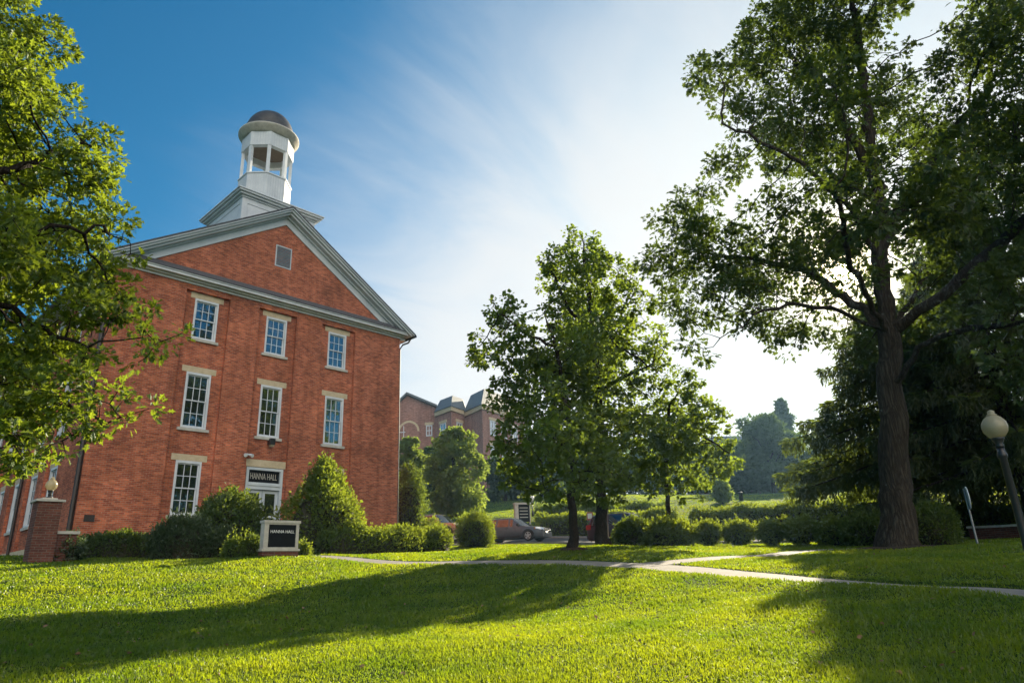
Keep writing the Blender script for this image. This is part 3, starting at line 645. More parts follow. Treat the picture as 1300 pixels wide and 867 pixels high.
    for (o, a, b) in ((0.10, 21.352, 21.45), (0.24, 21.45, 21.56), (0.36, 21.56, 21.66), (0.42, 21.66, 21.72)): cc.box(-hb-o, hb+o, yc-hb-o, yc+hb+o, a, b-0.001)
    cc.build('cornice', M['white'], cbo)
    rp = MB(); q = hb+0.40; rp.add([(-q, yc-q, 21.722), (q, yc-q, 21.722), (q, yc+q, 21.722), (-q, yc+q, 21.722), (-1.6, yc-1.6, 22.15), (1.6, yc-1.6, 22.15), (1.6, yc+1.6, 22.15), (-1.6, yc+1.6, 22.15)],
                                   [(0, 1, 5, 4), (1, 2, 6, 5), (2, 3, 7, 6), (3, 0, 4, 7), (4, 5, 6, 7)]); rp.build('base_roof', M['shingle'], cbo)
    C0 = (0, yc, 0); A8 = math.pi/8
    cu = MB(); cu.lathe([(1.62, 22.0), (1.62, 22.35), (1.54, 22.40), (1.46, 22.42), (1.46, 23.88), (1.51, 23.90), (1.51, 23.98), (1.18, 23.99), (1.18, 22.6), (0.2, 22.6)], C0, 8, A8)
    cuo = cu.build('cupola', M['white'], root)
    for k in range(8):
        a = A8+k*math.pi/4; x, y = 1.34*math.cos(a), yc+1.34*math.sin(a); cl = MB(lambda u, v, z, a=a, x=x, y=y: (x+u*math.cos(a)-v*math.sin(a), y+u*math.sin(a)+v*math.cos(a), z))
        cl.box(-0.085, 0.085, -0.10, 0.10, 23.98, 25.82); cl.build('column', M['white'], cuo)
    ring = MB(); ring.lathe([(1.16, 26.3), (1.16, 25.80), (1.47, 25.80), (1.47, 26.72), (1.1, 26.74)], C0, 8, A8); ring.build('frieze', M['white'], cuo)
    MB().lathe([(1.15, 26.2), (1.15, 26.3)], C0, 8, A8).build('ceiling', M['wood'], cuo)
    cr = MB(); cr.lathe([(1.4, 26.70), (1.52, 26.74), (1.56, 26.86), (1.64, 26.90), (1.69, 27.02), (1.74, 27.06), (1.74, 27.14), (1.3, 27.22)], C0, 40); cr.build('cornice', M['stone_grey'], cuo, True)
    dm = [(1.44, 27.16), (1.44, 27.36), (1.39, 27.38)] + [(1.39*math.cos(t), 27.38+1.50*math.sin(t)) for t in np.linspace(0.1, 1.52, 10)]
    MB().lathe(dm, C0, 40).build('dome', M['dome'], cuo, True)
    # vertical boarding of the octagon: thin battens
    for (z0, z1, rr) in ((22.45, 23.86, 1.46*math.cos(A8)), (25.84, 26.68, 1.47*math.cos(A8))):
        bt = MB()
        for k in range(8):
            am = k*math.pi/4; T_ = lambda a_, b_, z, am=am: (a_*math.cos(am)-b_*math.sin(am), yc+a_*math.sin(am)+b_*math.cos(am), z)
            for j in range(-3, 4):
                u = j*0.15; bb = MB(T_); bb.box(rr+0.001, rr+0.012, u-0.012, u+0.012, z0, z1); base = len(bt.v); bt.v += bb.v; bt.f += [[i+base for i in f] for f in bb.f]
        bt.build('boarding', M['trim'], cuo)
brick_hall()

# ------------------------------------------------------------------ vegetation
def unit(v): return v/np.maximum(np.linalg.norm(v, axis=-1, keepdims=True), 1e-9)
LEAF_T = np.array([[0, 0, 0], [0.38, 0.5, 0.10], [0.72, 0.42, 0.06], [1, 0, -0.05], [0.72, -0.42, 0.06], [0.38, -0.5, 0.10]])     # base, side, tip: folded along the midrib
LEAF_F = np.array([[0, 3, 2, 1], [0, 5, 4, 3]])
LOBE_T = np.array([[0, 0, 0], [0.22, 0.14, 0.03], [0.30, 0.42, 0.08], [0.45, 0.16, 0.03], [0.62, 0.50, 0.08], [0.72, 0.17, 0.03], [1, 0.0, -0.04],
                   [0.72, -0.17, 0.03], [0.62, -0.50, 0.08], [0.45, -0.16, 0.03], [0.30, -0.42, 0.08], [0.22, -0.14, 0.03]])
LOBE_F = np.array([[0, 6, 5, 4, 3, 2, 1], [0, 11, 10, 9, 8, 7, 6]])
def leaf_arrays(pos, axis, nrm, length, width, T=LEAF_T, F=LEAF_F):
    """one leaf per row: pos base, axis direction of the blade, nrm its face normal"""
    n = len(pos); a = unit(axis); b = unit(np.cross(nrm, a)); c = np.cross(a, b)
    L_ = np.broadcast_to(np.asarray(length, float), (n,))[:, None, None]; W_ = np.broadcast_to(np.asarray(width, float), (n,))[:, None, None]
    V = pos[:, None] + a[:, None]*T[None, :, 0:1]*L_ + b[:, None]*T[None, :, 1:2]*W_ + c[:, None]*T[None, :, 2:3]*L_
    k = len(T); Fi = (np.arange(n)*k)[:, None, None] + F[None]
    return V.reshape(-1, 3), Fi.reshape(-1, F.shape[1])
def leaf_mesh(name, parent, mat, arrs):
    vs = np.concatenate([a[0] for a in arrs]); off = 0; fs = []
    for v, f in arrs: fs.append(f+off); off += len(v)
    by = {}
    for f in fs: by.setdefault(f.shape[1], []).append(f)
    return mesh_obj(name, vs, [np.concatenate(x) for x in by.values()], mat, parent)
def rnd_unit(n, rng): return unit(rng.normal(size=(n, 3)))

def colonize(nodes, parents, att, step, kill, rng, infl=1e9, iters=160, tropism=(0, 0, 0.05)):
    nodes = [np.array(p, float) for p in nodes]; parents = list(parents)
    att = np.array(att); P = np.array(nodes)
    D = np.full(len(att), 1e9); I = np.zeros(len(att), int)
    for k in range(len(P)):
        d = np.linalg.norm(att-P[k], axis=1); m_ = d < D; D[m_] = d[m_]; I[m_] = k
    alive = D > kill
    trop = np.array(tropism); taken = {}
    for _ in range(iters):
        a = np.where(alive & (D < infl))[0]
        if len(a) == 0: break
        idx = I[a]; dirs = unit(att[a]-np.array(nodes)[idx])
        u, inv = np.unique(idx, return_inverse=True)
        acc = np.zeros((len(u), 3)); np.add.at(acc, inv, dirs)
        acc = unit(unit(acc)+trop+rng.normal(size=acc.shape)*0.14)
        new = []
        for k, dv in zip(u, acc):
            c = taken.get(k, 0)
            if c > 5: continue
            taken[k] = c+1
            nodes.append(nodes[k]+dv*step); parents.append(int(k)); new.append(len(nodes)-1)
        if not new: break
        for k in new:
            d = np.linalg.norm(att-nodes[k], axis=1); m_ = d < D; D[m_] = d[m_]; I[m_] = k
        alive &= D > kill
    return np.array(nodes), np.array(parents)
def radii(par, r_base, r_tip):
    n = len(par); kids = np.zeros(n); 
    for i in range(n-1, 0, -1): pass
    ch = [[] for _ in range(n)]
    for i in range(1, n): ch[par[i]].append(i)
    order = []; st = [0]
    while st:
        k = st.pop(); order.append(k); st += ch[k]
    cnt = np.zeros(n)
    for k in reversed(order): cnt[k] = max(1, sum(cnt[c] for c in ch[k])) if ch[k] else 1
    ex = math.log(max(cnt[0], 2))/math.log(r_base/r_tip)
    return r_tip*cnt**(1/ex), ch, cnt, order
def branch_mesh(name, nodes, par, rad, ch, mat, parent, rmin=0.0, knots=0.0):
    """tubes along the skeleton; a branch shares its rings with its main continuation"""
    n = len(nodes); d = np.zeros((n, 3)); d[1:] = unit(nodes[1:]-nodes[par[1:]]); d[0] = unit(nodes[1]-nodes[0])
    big = np.array([max(c, key=lambda q: rad[q]) if c else -1 for c in ch])
    dm = d.copy(); has = big >= 0; dm[has] = unit(d[has]+d[big[has]])
    ref = np.where(np.abs(d[:, 2:3]) < 0.97, np.array([[0, 0, 1.0]]), np.array([[1.0, 0, 0]]))
    u = unit(np.cross(dm, ref)); order = []; st = [0]
    while st:
        k = st.pop(); order.append(k); st += ch[k]
    for k in order[1:]:                                            # carry the frame along so the rings do not twist
        v = u[par[k]]-dm[k]*(u[par[k]]@dm[k]); l = np.linalg.norm(v)
        if l > 0.2: u[k] = v/l
    w = np.cross(dm, u); cls = np.where(rad < 0.035, 0, np.where(rad < 0.12, 1, 2)); cls[rad < rmin] = -1
    VS = []; FS = []; off = 0; e = np.arange(1, n)
    for c, S in ((0, 4), (1, 8), (2, 20)):
        k = e[cls[e] == c]
        if len(k) == 0: continue
        p = par[k]; ang = np.arange(S)*2*math.pi/S; ca, sa = np.cos(ang)[None, :, None], np.sin(ang)[None, :, None]
        def ring(pos, U, Wv, r, ids):
            rr = r[:, None, None]*np.ones((1, S, 1))
            if c == 2 and knots:
                z = pos[:, 2][:, None]; m_ = 1+0.05*np.sin(3*ang[None]+z*0.9)+0.035*np.sin(5*ang[None]-z*2.3)+knots*np.exp(-np.maximum(z, 0)/0.45)*(0.5+0.5*np.sin(5*ang[None]+1.0+0.6*np.sin(2*ang[None])))
                rr = rr*m_[:, :, None]
            return pos[:, None]+(U[:, None]*ca+Wv[:, None]*sa)*rr
        V1 = ring(nodes[k], u[k], w[k], rad[k], k); slot = np.full(n, -1); slot[k] = np.arange(len(k))
        main = (big[p] == k) & (slot[p] >= 0)
        start = np.where(main, slot[p], -1); need = np.where(~main)[0]
        r0 = np.where(big[p[need]] == k[need], rad[p[need]], np.minimum(rad[k[need]]*1.5, rad[p[need]]))
        V0 = ring(nodes[p[need]], u[k[need]], w[k[need]], r0, p[need]); start[need] = len(k)+np.arange(len(need))
        VS.append(V1.reshape(-1, 3)); VS.append(V0.reshape(-1, 3)); i = np.arange(S)[None]; j = (i+1) % S
        A = off+start[:, None]*S; B = off+np.arange(len(k))[:, None]*S
        FS.append(np.stack([A+i, A+j, B+j, B+i], -1).reshape(-1, 4)); off += (len(k)+len(need))*S
    return mesh_obj(name, np.concatenate(VS), [np.concatenate(FS)], mat, parent, smooth=True)

def grow_tree(name, label, cat, group, base, trunk, limbs, lumps, rb, leafmat, bark, seed, leaf=0.16, per=14, spread=0.35, natt=1500, step=0.45, kill=0.6,
              lobed=False, rtip=0.012, down=0.25, wr=0.62, flare=0.5, clear=None, twig_r=0.03, trop=(0, 0, 0.05), clump=0.3):
    """trunk: list of points from the base up; limbs: list of (index on trunk, points); lumps: (centre, radius xyz) that the crown fills"""
    rng = np.random.default_rng(seed); base = np.array(base, float)
    nodes = []; par = []
    def addline(pts, p0):
        last = p0
        for a, b in zip(pts[:-1], pts[1:]):
            a, b = np.array(a, float), np.array(b, float); k = max(1, int(np.linalg.norm(b-a)/step))
            for t in range(1, k+1):
                q = a+(b-a)*t/k + rng.normal(size=3)*0.04; nodes.append(q); par.append(last); last = len(nodes)-1
        return last
    nodes.append(np.array(trunk[0], float)); par.append(0); idx = [0]; last = 0
    for a, b in zip(trunk[:-1], trunk[1:]): last = addline([a, b], last); idx.append(last)
    for k, pts in limbs: addline([nodes[idx[k]]]+list(pts), idx[k])
    vol = np.array([r[0]*r[1]*r[2] for c, r in lumps])**0.75; cntl = np.maximum(12, natt*vol/vol.sum()).astype(int); att = []
    for (c, r), k in zip(lumps, cntl):
        q = rnd_unit(k, rng)*(rng.random((k, 1))**0.45); att.append(np.array(c)+q*np.array(r))
    att = np.concatenate(att); att = att[att[:, 2] > base[2]+0.9]
    nodes, par = colonize(nodes, par, att, step, kill, rng, tropism=trop)
    rad, ch, cnt, order = radii(par, rb, rtip)
    hh = nodes[:, 2]-base[2]; bigk = np.clip((rad/rb-0.55)/0.2, 0, 1); rad = rad*(1+bigk*(flare*np.exp(-np.maximum(hh, 0)/0.45)-0.30*np.clip((hh-0.5)/6.0, 0, 1)))
    root = empty(name, base, label, cat, group)
    loc = nodes-base
    branch_mesh('trunk', loc, par, rad, ch, bark, root, knots=flare*0.5)
    tips = np.where((rad < twig_r) & (np.arange(len(nodes)) > 0))[0]
    ends = np.array([len(c) == 0 for c in ch])[tips]
    tips = tips[ends | (rng.random(len(tips)) < clump)]
    d = unit(nodes[tips]-nodes[par[tips]]); n_t = len(tips); cnt_t = np.maximum(2, (per*(0.35+1.3*rng.random(n_t)))).astype(int)
    src = np.repeat(np.arange(n_t), cnt_t); n = len(src); cs = (0.6+0.8*rng.random(n_t))[src][:, None]
    out = unit(d[src]*0.9+rng.normal(size=(n, 3)))
    pos = nodes[tips][src] + out*np.array([1, 1, 0.7])*(rng.random((n, 1))**0.6)*spread*cs
    ax = unit(out+rng.normal(size=(n, 3))*0.35+np.array([0, 0, -down])); nr = unit(np.array([0, 0, 1.0])+rng.normal(size=(n, 3))*0.6)
    if clear is not None:                                          # leave a small opening in the leaves
        c0, cd_, cr_ = clear; v = pos-c0; dist = np.linalg.norm(v-np.outer(v@cd_, cd_), axis=1); keep = dist > cr_*(0.6+0.8*rng.random(len(pos)))
        pos, ax, nr = pos[keep], ax[keep], nr[keep]
    ln = leaf*(0.65+0.6*rng.random(len(pos)))
    T, F = (LOBE_T, LOBE_F) if lobed else (LEAF_T, LEAF_F)
    leaf_mesh('crown', root, leafmat, [leaf_arrays(pos-base, ax, nr, ln, ln*wr, T, F)])
    return root
def L3(d0, rows, zscale=1.0, dscale=1.0):
    """crown lumps from where they stand: (px,py,radius px, metres nearer/farther)"""
    out = []
    for px, py, r, dd in rows:
        c = at(px, py, d0+dd); s = pxm(px, py, d0+dd)*r; out.append((c, (s*dscale, s*dscale, s*zscale)))
    return out

# --- the big oak on the right
def big_oak():
    d0 = 24.0; b = ground(1143, 696, d0)-[0, 0, 0.1]
    tr = [b]+[at(x, y, d0+dd) for x, y, dd in ((1137, 600, 0), (1130, 500, 0), (1127, 425, 0), (1118, 330, 0.3), (1113, 240, 0.4), (1098, 130, 0.6), (1085, 20, 0.8), (1078, -70, 1))]
    lim = [(3, [at(x, y, d0+dd) for x, y, dd in ((1165, 395, -0.3), (1215, 360, -0.8), (1260, 320, -1.2), (1310, 270, -2), (1380, 230, -3))]),
           (2, [at(x, y, d0+dd) for x, y, dd in ((1165, 440, -1), (1220, 418, -2), (1300, 406, -3.5), (1400, 400, -5))]),
           (3, [at(x, y, d0+dd) for x, y, dd in ((1095, 408, -0.6), (1050, 390, -1.5), (1000, 385, -2.2), (955, 400, -3), (905, 440, -3.5))]),
           (3, [at(x, y, d0+dd) for x, y, dd in ((1090, 390, 1), (1030, 345, 2), (960, 330, 3), (880, 320, 4))]),
           (4, [at(x, y, d0+dd) for x, y, dd in ((1080, 270, -1), (1030, 215, -2), (980, 185, -3), (920, 160, -3.5))]),
           (4, [at(x, y, d0+dd) for x, y, dd in ((1150, 250, 1), (1200, 180, 2), (1250, 120, 2.5))]),
           (5, [at(x, y, d0+dd) for x, y, dd in ((1060, 130, 1), (1000, 70, 2), (950, 20, 2))]),
           (3, [at(x, y, d0+dd) for x, y, dd in ((1105, 385, -1.5), (1075, 320, -4), (1060, 240, -7))]),
           (3, [at(x, y, d0+dd) for x, y, dd in ((1150, 390, 3), (1190, 330, 6))])]
    rows = [(925, 105, 42, -2), (895, 95, 22, -1), (985, 65, 55, 0), (1040, 20, 55, 2), (960, 165, 42, -3), (918, 218, 26, -3), (1030, 140, 55, -1), (1085, 70, 45, 1), (1060, 205, 45, 2),
            (1000, 245, 32, -2), (1100, 180, 40, 3), (1100, -30, 70, 0), (1020, -50, 60, 1), (870, 282, 42, 2), (838, 330, 26, 2), (905, 325, 52, 0), (955, 290, 36, -1), (880, 385, 42, -1), (852, 345, 30, 3),
            (930, 385, 40, -2), (985, 350, 40, 1), (885, 440, 24, -3), (990, 410, 30, 3), (1020, 300, 40, 3), (950, 340, 40, 4), (1240, 70, 55, 0), (1285, 50, 55, -1), (1215, 175, 55, 2), (1275, 190, 70, -2), (1185, 255, 45, 3),
            (1250, 290, 60, 0), (1310, 370, 60, -3), (1205, 350, 42, 2), (1330, 140, 75, -2), (1365, 260, 75, -2), (1370, 390, 60, -4), (1240, 430, 36, -2), (1300, 455, 45, -4), (1300, -20, 70, 0), (1380, 40, 80, -2),
            (1090, 305, 32, 4), (1145, 310, 36, 4), (1065, 250, 40, -6), (1110, 270, 50, -7), (1160, 200, 50, -6), (1060, 120, 50, -7), (1130, 140, 45, 5), (1200, 250, 55, -6), (1000, 180, 45, 5), (1180, 400, 34, 4), (1440, 150, 90, -3), (1450, 300, 80, -4),
            (1030, 330, 28, -1), (1042, 376, 24, 1), (1092, 350, 26, -2), (1060, 308, 24, 1), (1078, 388, 22, 2), (1106, 365, 20, 3), (1046, 350, 20, 3), (1020, 395, 24, 2), (1060, 410, 30, 2), (1010, 430, 24, -1), (1100, 440, 24, 4), (1240, 200, 60, 5), (1300, 280, 60, 5)]
    rows = [(x, y, r*1.0, dd) for x, y, r, dd in rows]
    grow_tree('oak_tree', 'tall old oak with thick grey trunk and spreading limbs, sun glinting through its crown', 'tree', None, b, tr, lim, L3(d0, rows), 0.47, M['leaf_oak'], M['bark'], 11,
              leaf=0.20, per=40, spread=0.42, natt=12500, step=0.36, kill=0.42, lobed=True, rtip=0.008, flare=0.36, wr=0.75, clear=(CAM, SUN_DIR, 0.21), twig_r=0.032)
big_oak()

# --- the pair of maples in the middle and the low tree beside them
def middle_trees():
    d0 = 23.5; b = ground(728, 697, d0)-[0, 0, 0.1]
    tr = [b]+[at(x, y, d0) for x, y in ((727, 640), (724, 570), (716, 500), (706, 440), (690, 390))]
    lim = [(4, [at(660, 420, 23), at(635, 395, 22.8)])]
    rows = [(645, 614, 14, 0), (672, 626, 14, 1), (705, 636, 14, -1), (742, 636, 14, 1), (690, 630, 16, -3), (720, 628, 16, 3), (638, 392, 24, 0), (615, 440, 28, 1), (605, 462, 16, 0), (660, 425, 26, -1), (655, 460, 34, 0), (700, 455, 40, 0), (650, 505, 36, 1), (690, 510, 40, -2), (725, 490, 40, 2), (720, 545, 45, -2), (665, 555, 40, 0), (640, 575, 24, -1),
            (690, 590, 36, 1), (745, 580, 42, -1), (650, 600, 22, 1), (770, 545, 34, 1), (775, 600, 34, 0), (700, 620, 18, 2), (740, 615, 22, -2), (665, 612, 14, 0), (720, 430, 32, 2), (690, 470, 40, 4), (730, 540, 40, 4), (700, 560, 40, -4), (745, 440, 30, -1), (640, 410, 24, 2)]
    grow_tree('maple_tree', 'slim dark trunked tree with low dense crown, nearest of the middle trees', 'tree', 'trees in the middle of the lawn', b, tr, lim, L3(d0, [(x, y, r*0.9, q) for x, y, r, q in rows]), 0.135, M['leaf_mid'], M['bark2'], 21,
              leaf=0.135, per=30, spread=0.245, natt=4100, step=0.245, kill=0.295, rtip=0.008, flare=0.5, wr=0.8, twig_r=0.022)
    d0 = 28.0; b = ground(765, 693, d0)-[0, 0, 0.1]
    tr = [b]+[at(x, y, d0) for x, y in ((764, 640), (762, 570), (760, 500), (755, 430), (748, 370), (740, 310))]
    lim = [(3, [at(790, 480, 28), at(830, 460, 27.2)]), (4, [at(785, 410, 28), at(800, 370, 28)]), (4, [at(720, 390, 28), at(700, 345, 28)])]
    rows = [(735, 308, 24, 0), (745, 330, 30, 1), (705, 335, 24, -1), (700, 355, 24, 1), (770, 335, 24, 0), (790, 350, 22, 1), (735, 370, 40, 0), (785, 385, 36, -1), (720, 405, 38, 1), (800, 425, 36, 0), (755, 440, 46, 1), (828, 385, 22, 0), (820, 450, 28, 1), (838, 422, 15, 0), (835, 470, 18, 1), (842, 443, 16, 0), (828, 436, 14, 1), (790, 628, 15, 0), (820, 622, 13, 0), (765, 632, 15, -1),
            (770, 495, 44, -1), (815, 500, 34, 1), (740, 480, 40, 2), (790, 545, 40, 0), (825, 545, 26, -1), (760, 560, 36, 2), (750, 390, 40, 4), (760, 470, 44, 4), (765, 420, 40, -4), (790, 600, 30, 1), (745, 600, 28, -2), (740, 340, 30, -2)]
    grow_tree('maple_tree', 'tallest tree in the middle of the lawn with thicker trunk', 'tree', 'trees in the middle of the lawn', b, tr, lim, L3(d0, [(x, y, r*0.9, q) for x, y, r, q in rows]), 0.235, M['leaf_mid'], M['bark2'], 22,
              leaf=0.145, per=30, spread=0.28, natt=4100, step=0.28, kill=0.33, rtip=0.009, flare=0.4, wr=0.8, twig_r=0.024)
    d0 = 31.0; b = ground(849, 686, d0)-[0, 0, 0.2]
    tr = [b]+[at(x, y, d0) for x, y in ((848, 640), (846, 600), (845, 560), (850, 520), (860, 490))]
    lim = [(3, [at(890, 550, 30.5), at(925, 575, 30.2)]), (3, [at(815, 560, 31)])]
    rows = [(868, 476, 16, 0), (840, 628, 12, 0), (870, 500, 28, 0), (850, 530, 34, 1), (895, 530, 30, -1), (915, 560, 24, 0), (925, 585, 16, 0), (880, 570, 34, 0), (840, 575, 34, 1), (905, 600, 18, -1), (880, 610, 18, 1), (850, 615, 20, 0), (825, 600, 24, -1), (885, 632, 9, 0), (925, 605, 9, 0), (865, 540, 34, 3), (860, 560, 34, -3), (810, 545, 30, 1)]
    grow_tree('maple_tree', 'low spreading tree with backlit drooping branch tips, right of the middle trees', 'tree', 'trees in the middle of the lawn', b, tr, lim, L3(d0, [(x, y, r*0.92, q) for x, y, r, q in rows]), 0.11, M['leaf_mid'], M['bark2'], 23,
              leaf=0.155, per=28, spread=0.285, natt=2200, step=0.275, kill=0.33, rtip=0.008, flare=0.2, wr=0.85, twig_r=0.022, down=0.4)
middle_trees()

# --- the oak whose branches reach in from the left
def left_tree():
    d0 = 8.4; b = ground(-190, 800, d0)-[0, 0, 0.1]
    tr = [b]+[at(x, y, d0+dd*0.7+(300-y)*0.0042) for x, y, dd in ((-170, 650, 0), (-150, 500, 0), (-130, 350, 0), (-110, 200, 0.2), (-90, 50, 0.3), (-80, -80, 0.3))]
    lim = [(3, [at(x, y, d0+dd*0.7+(300-y)*0.0042) for x, y, dd in ((-60, 350, 0), (10, 390, 0), (90, 440, -0.2), (170, 430, -0.5), (228, 425, -0.7))]),
           (2, [at(x, y, d0+dd*0.7+(300-y)*0.0042) for x, y, dd in ((-60, 470, 0.4), (20, 490, 0.6), (100, 520, 0.5), (180, 535, 0.5))]),
           (4, [at(x, y, d0+dd*0.7+(300-y)*0.0042) for x, y, dd in ((-30, 230, 0), (50, 200, 0), (140, 180, 0))]),
           (3, [at(x, y, d0+dd*0.7+(300-y)*0.0042) for x, y, dd in ((-40, 300, -1), (60, 290, -1), (140, 290, -1))]),
           (5, [at(x, y, d0+dd*0.7+(300-y)*0.0042) for x, y, dd in ((-20, 80, 0), (60, 50, 0))])]
    rows = [(5, 25, 45, 0), (55, 55, 38, 0), (90, 70, 20, 0.3), (30, 110, 50, 0.5), (80, 135, 32, -0.4), (60, 180, 45, 0), (120, 175, 26, 0), (150, 195, 18, 0.2), (110, 225, 40, -0.5), (155, 240, 22, 0), (50, 245, 55, 0.4),
            (110, 290, 40, 0.3), (155, 290, 28, -0.3), (178, 318, 20, 0), (70, 320, 50, -0.5), (130, 345, 40, 0), (165, 370, 26, 0.2), (25, 345, 60, 0.6), (95, 395, 46, -0.3), (160, 405, 26, 0), (195, 400, 16, 0), (218, 428, 13, 0), (200, 440, 14, 0), (195, 462, 12, 0),
            (55, 440, 50, 0.4), (120, 440, 28, 0), (30, 490, 50, 0), (90, 490, 40, -0.4), (140, 505, 32, 0), (175, 535, 18, 0.2), (110, 535, 30, 0), (55, 535, 42, 0.5), (20, 560, 40, -0.4), (60, 580, 28, 0), (35, 600, 14, 0), (100, 570, 14, 0), (0, 510, 50, 1),
            (-50, 60, 70, 0), (-60, 180, 80, 0.5), (-70, 300, 80, -0.5), (-60, 420, 80, 0.5), (-50, 530, 60, 0), (-120, 120, 90, 1), (-130, 260, 90, -1), (-180, 200, 90, 0), (-180, 350, 80, 0), (0, -60, 70, 0), (-80, -80, 90, 0),
            (20, 200, 60, 2), (40, 330, 60, 2), (10, 100, 55, -1.6), (0, 300, 60, -1.8), (30, 430, 50, 1.8)]
    rows = [(x-(14 if r < 30 else 8), y, r*0.86, dd*0.7+(300-y)*0.0042) for x, y, r, dd in rows]
    grow_tree('red_oak_tree', 'bright green oak reaching in from the left edge in front of the brick hall', 'tree', None, b, tr, lim, L3(d0, rows), 0.17, M['leaf_left'], M['bark2'], 31,
              leaf=0.086, per=38, spread=0.145, natt=10500, step=0.128, kill=0.14, lobed=True, rtip=0.0038, wr=0.72, twig_r=0.0105)
left_tree()

# --- clipped shrubs and hedges: a leafy shell round a mass of twigs
def shell_points(n, prof, rng, bumps=0.08, seed=0):
    """points and normals on a lumpy dome of unit radius and height 1 (z 0..1)"""
    u = rng.random(n)*2*math.pi; v = rng.random(n)
    z = v; r = np.interp(z, *prof)
    # keep some for the top
    ph = np.random.default_rng(seed).random(8)*6.28
    wob = 1+1.5*bumps*(np.sin(3*u+ph[0]+4*z)+np.sin(5*u+ph[1]-6*z)*0.7+np.sin(2*u+ph[2]+9*z)*0.6+0.5*np.sin(9*u+ph[3]+13*z))
    p = np.c_[r*wob*np.cos(u), r*wob*np.sin(u), z*(1+0.5*bumps*np.sin(2*u+ph[4]))]
    dr = np.gradient(np.interp(np.linspace(0, 1, 101), *prof), 0.01); s = -np.interp(z, np.linspace(0, 1, 101), dr)
    nr = unit(np.c_[np.cos(u), np.sin(u), s]); return p, nr
DOME = (np.array([0, .05, .2, .4, .6, .75, .87, .95, 1.0]), np.array([.72, .82, .97, 1.0, .93, .78, .57, .34, .04]))
CONE = (np.array([0, .05, .2, .35, .5, .65, .8, .92, 1.0]), np.array([.78, .90, 1.0, .98, .88, .70, .44, .24, .05]))
TALL = (np.array([0, .05, .2, .5, .7, .85, .95, 1.0]), np.array([.75, .85, .98, 1.0, .9, .7, .4, .05]))
BALL = (np.array([0, .12, .25, .4, .6, .75, .87, .95, 1.0]), np.array([.12, .22, .70, .95, 1.0, .88, .66, .40, .05]))
def shrub(name, label, cat, group, pos, rx, ry, ht, prof, mat, leaf, n, seed, bumps=0.07, fuzz=0.10, rz=0.0, core=0.80, sprout=0, wr=0.5):
    rng = np.random.default_rng(seed); root = empty(name, pos, label, cat, group, rz)
    p, nr = shell_points(n, prof, rng, bumps, seed); S = np.array([rx, ry, ht])
    nr = unit(nr/S); depth = rng.random((n, 1))**1.6
    q = p*S; q = q - nr*depth*min(rx, ry)*0.38 + nr*rng.normal(size=(n, 1))*fuzz*0.35 + rng.normal(size=(n, 3))*fuzz*0.4
    ax = unit(nr+rng.normal(size=(n, 3))*0.7+np.array([0, 0, 0.25])); nn = unit(rng.normal(size=(n, 3))*0.7+np.array([0, 0, 0.8])+nr*0.4)
    ln = leaf*(0.6+0.8*rng.random(n)); q[:, 2] = np.maximum(q[:, 2], 0.0)
    arr = [leaf_arrays(q, ax, nn, ln, ln*wr)]
    sprout = sprout or int(n/260)
    if sprout:
        k = sprout*2; st, sn = shell_points(k, prof, rng, bumps, seed); m_ = st[:, 2] > 0.55; st, sn = st[m_]*S, sn[m_]; reps = 7
        dd = unit(sn*0.4+np.array([0, 0, 1.0])+rng.normal(size=st.shape)*0.25); L_ = (0.15+0.3*rng.random((len(st), 1)))
        for j in range(reps):
            pp = st+dd*L_*(j/reps); a2 = unit(dd+rng.normal(size=st.shape)*0.8); arr.append(leaf_arrays(pp, a2, unit(rng.normal(size=st.shape)+[0, 0, .5]), leaf*1.1, leaf*0.55))
    leaf_mesh('foliage', root, mat, arr)
    z = np.linspace(0, 0.97, 12); r = np.interp(z, *prof)*core; mb = []; fs = []; K = 18
    for zz, rr in zip(z, r):
        for i in range(K):
            a = 2*math.pi*i/K; w = 1+0.10*math.sin(3*a+seed)+0.08*math.sin(5*a+zz*9); mb.append((rx*rr*w*math.cos(a), ry*rr*w*math.sin(a), ht*zz*core))
    for j in range(len(z)-1):
        for i in range(K): fs.append((j*K+i, j*K+(i+1) % K, (j+1)*K+(i+1) % K, (j+1)*K+i))
    fs.append(tuple((len(z)-1)*K+i for i in range(K)))
    mesh_obj('stems', mb, [fs], M['twig'], root, True)
    return root
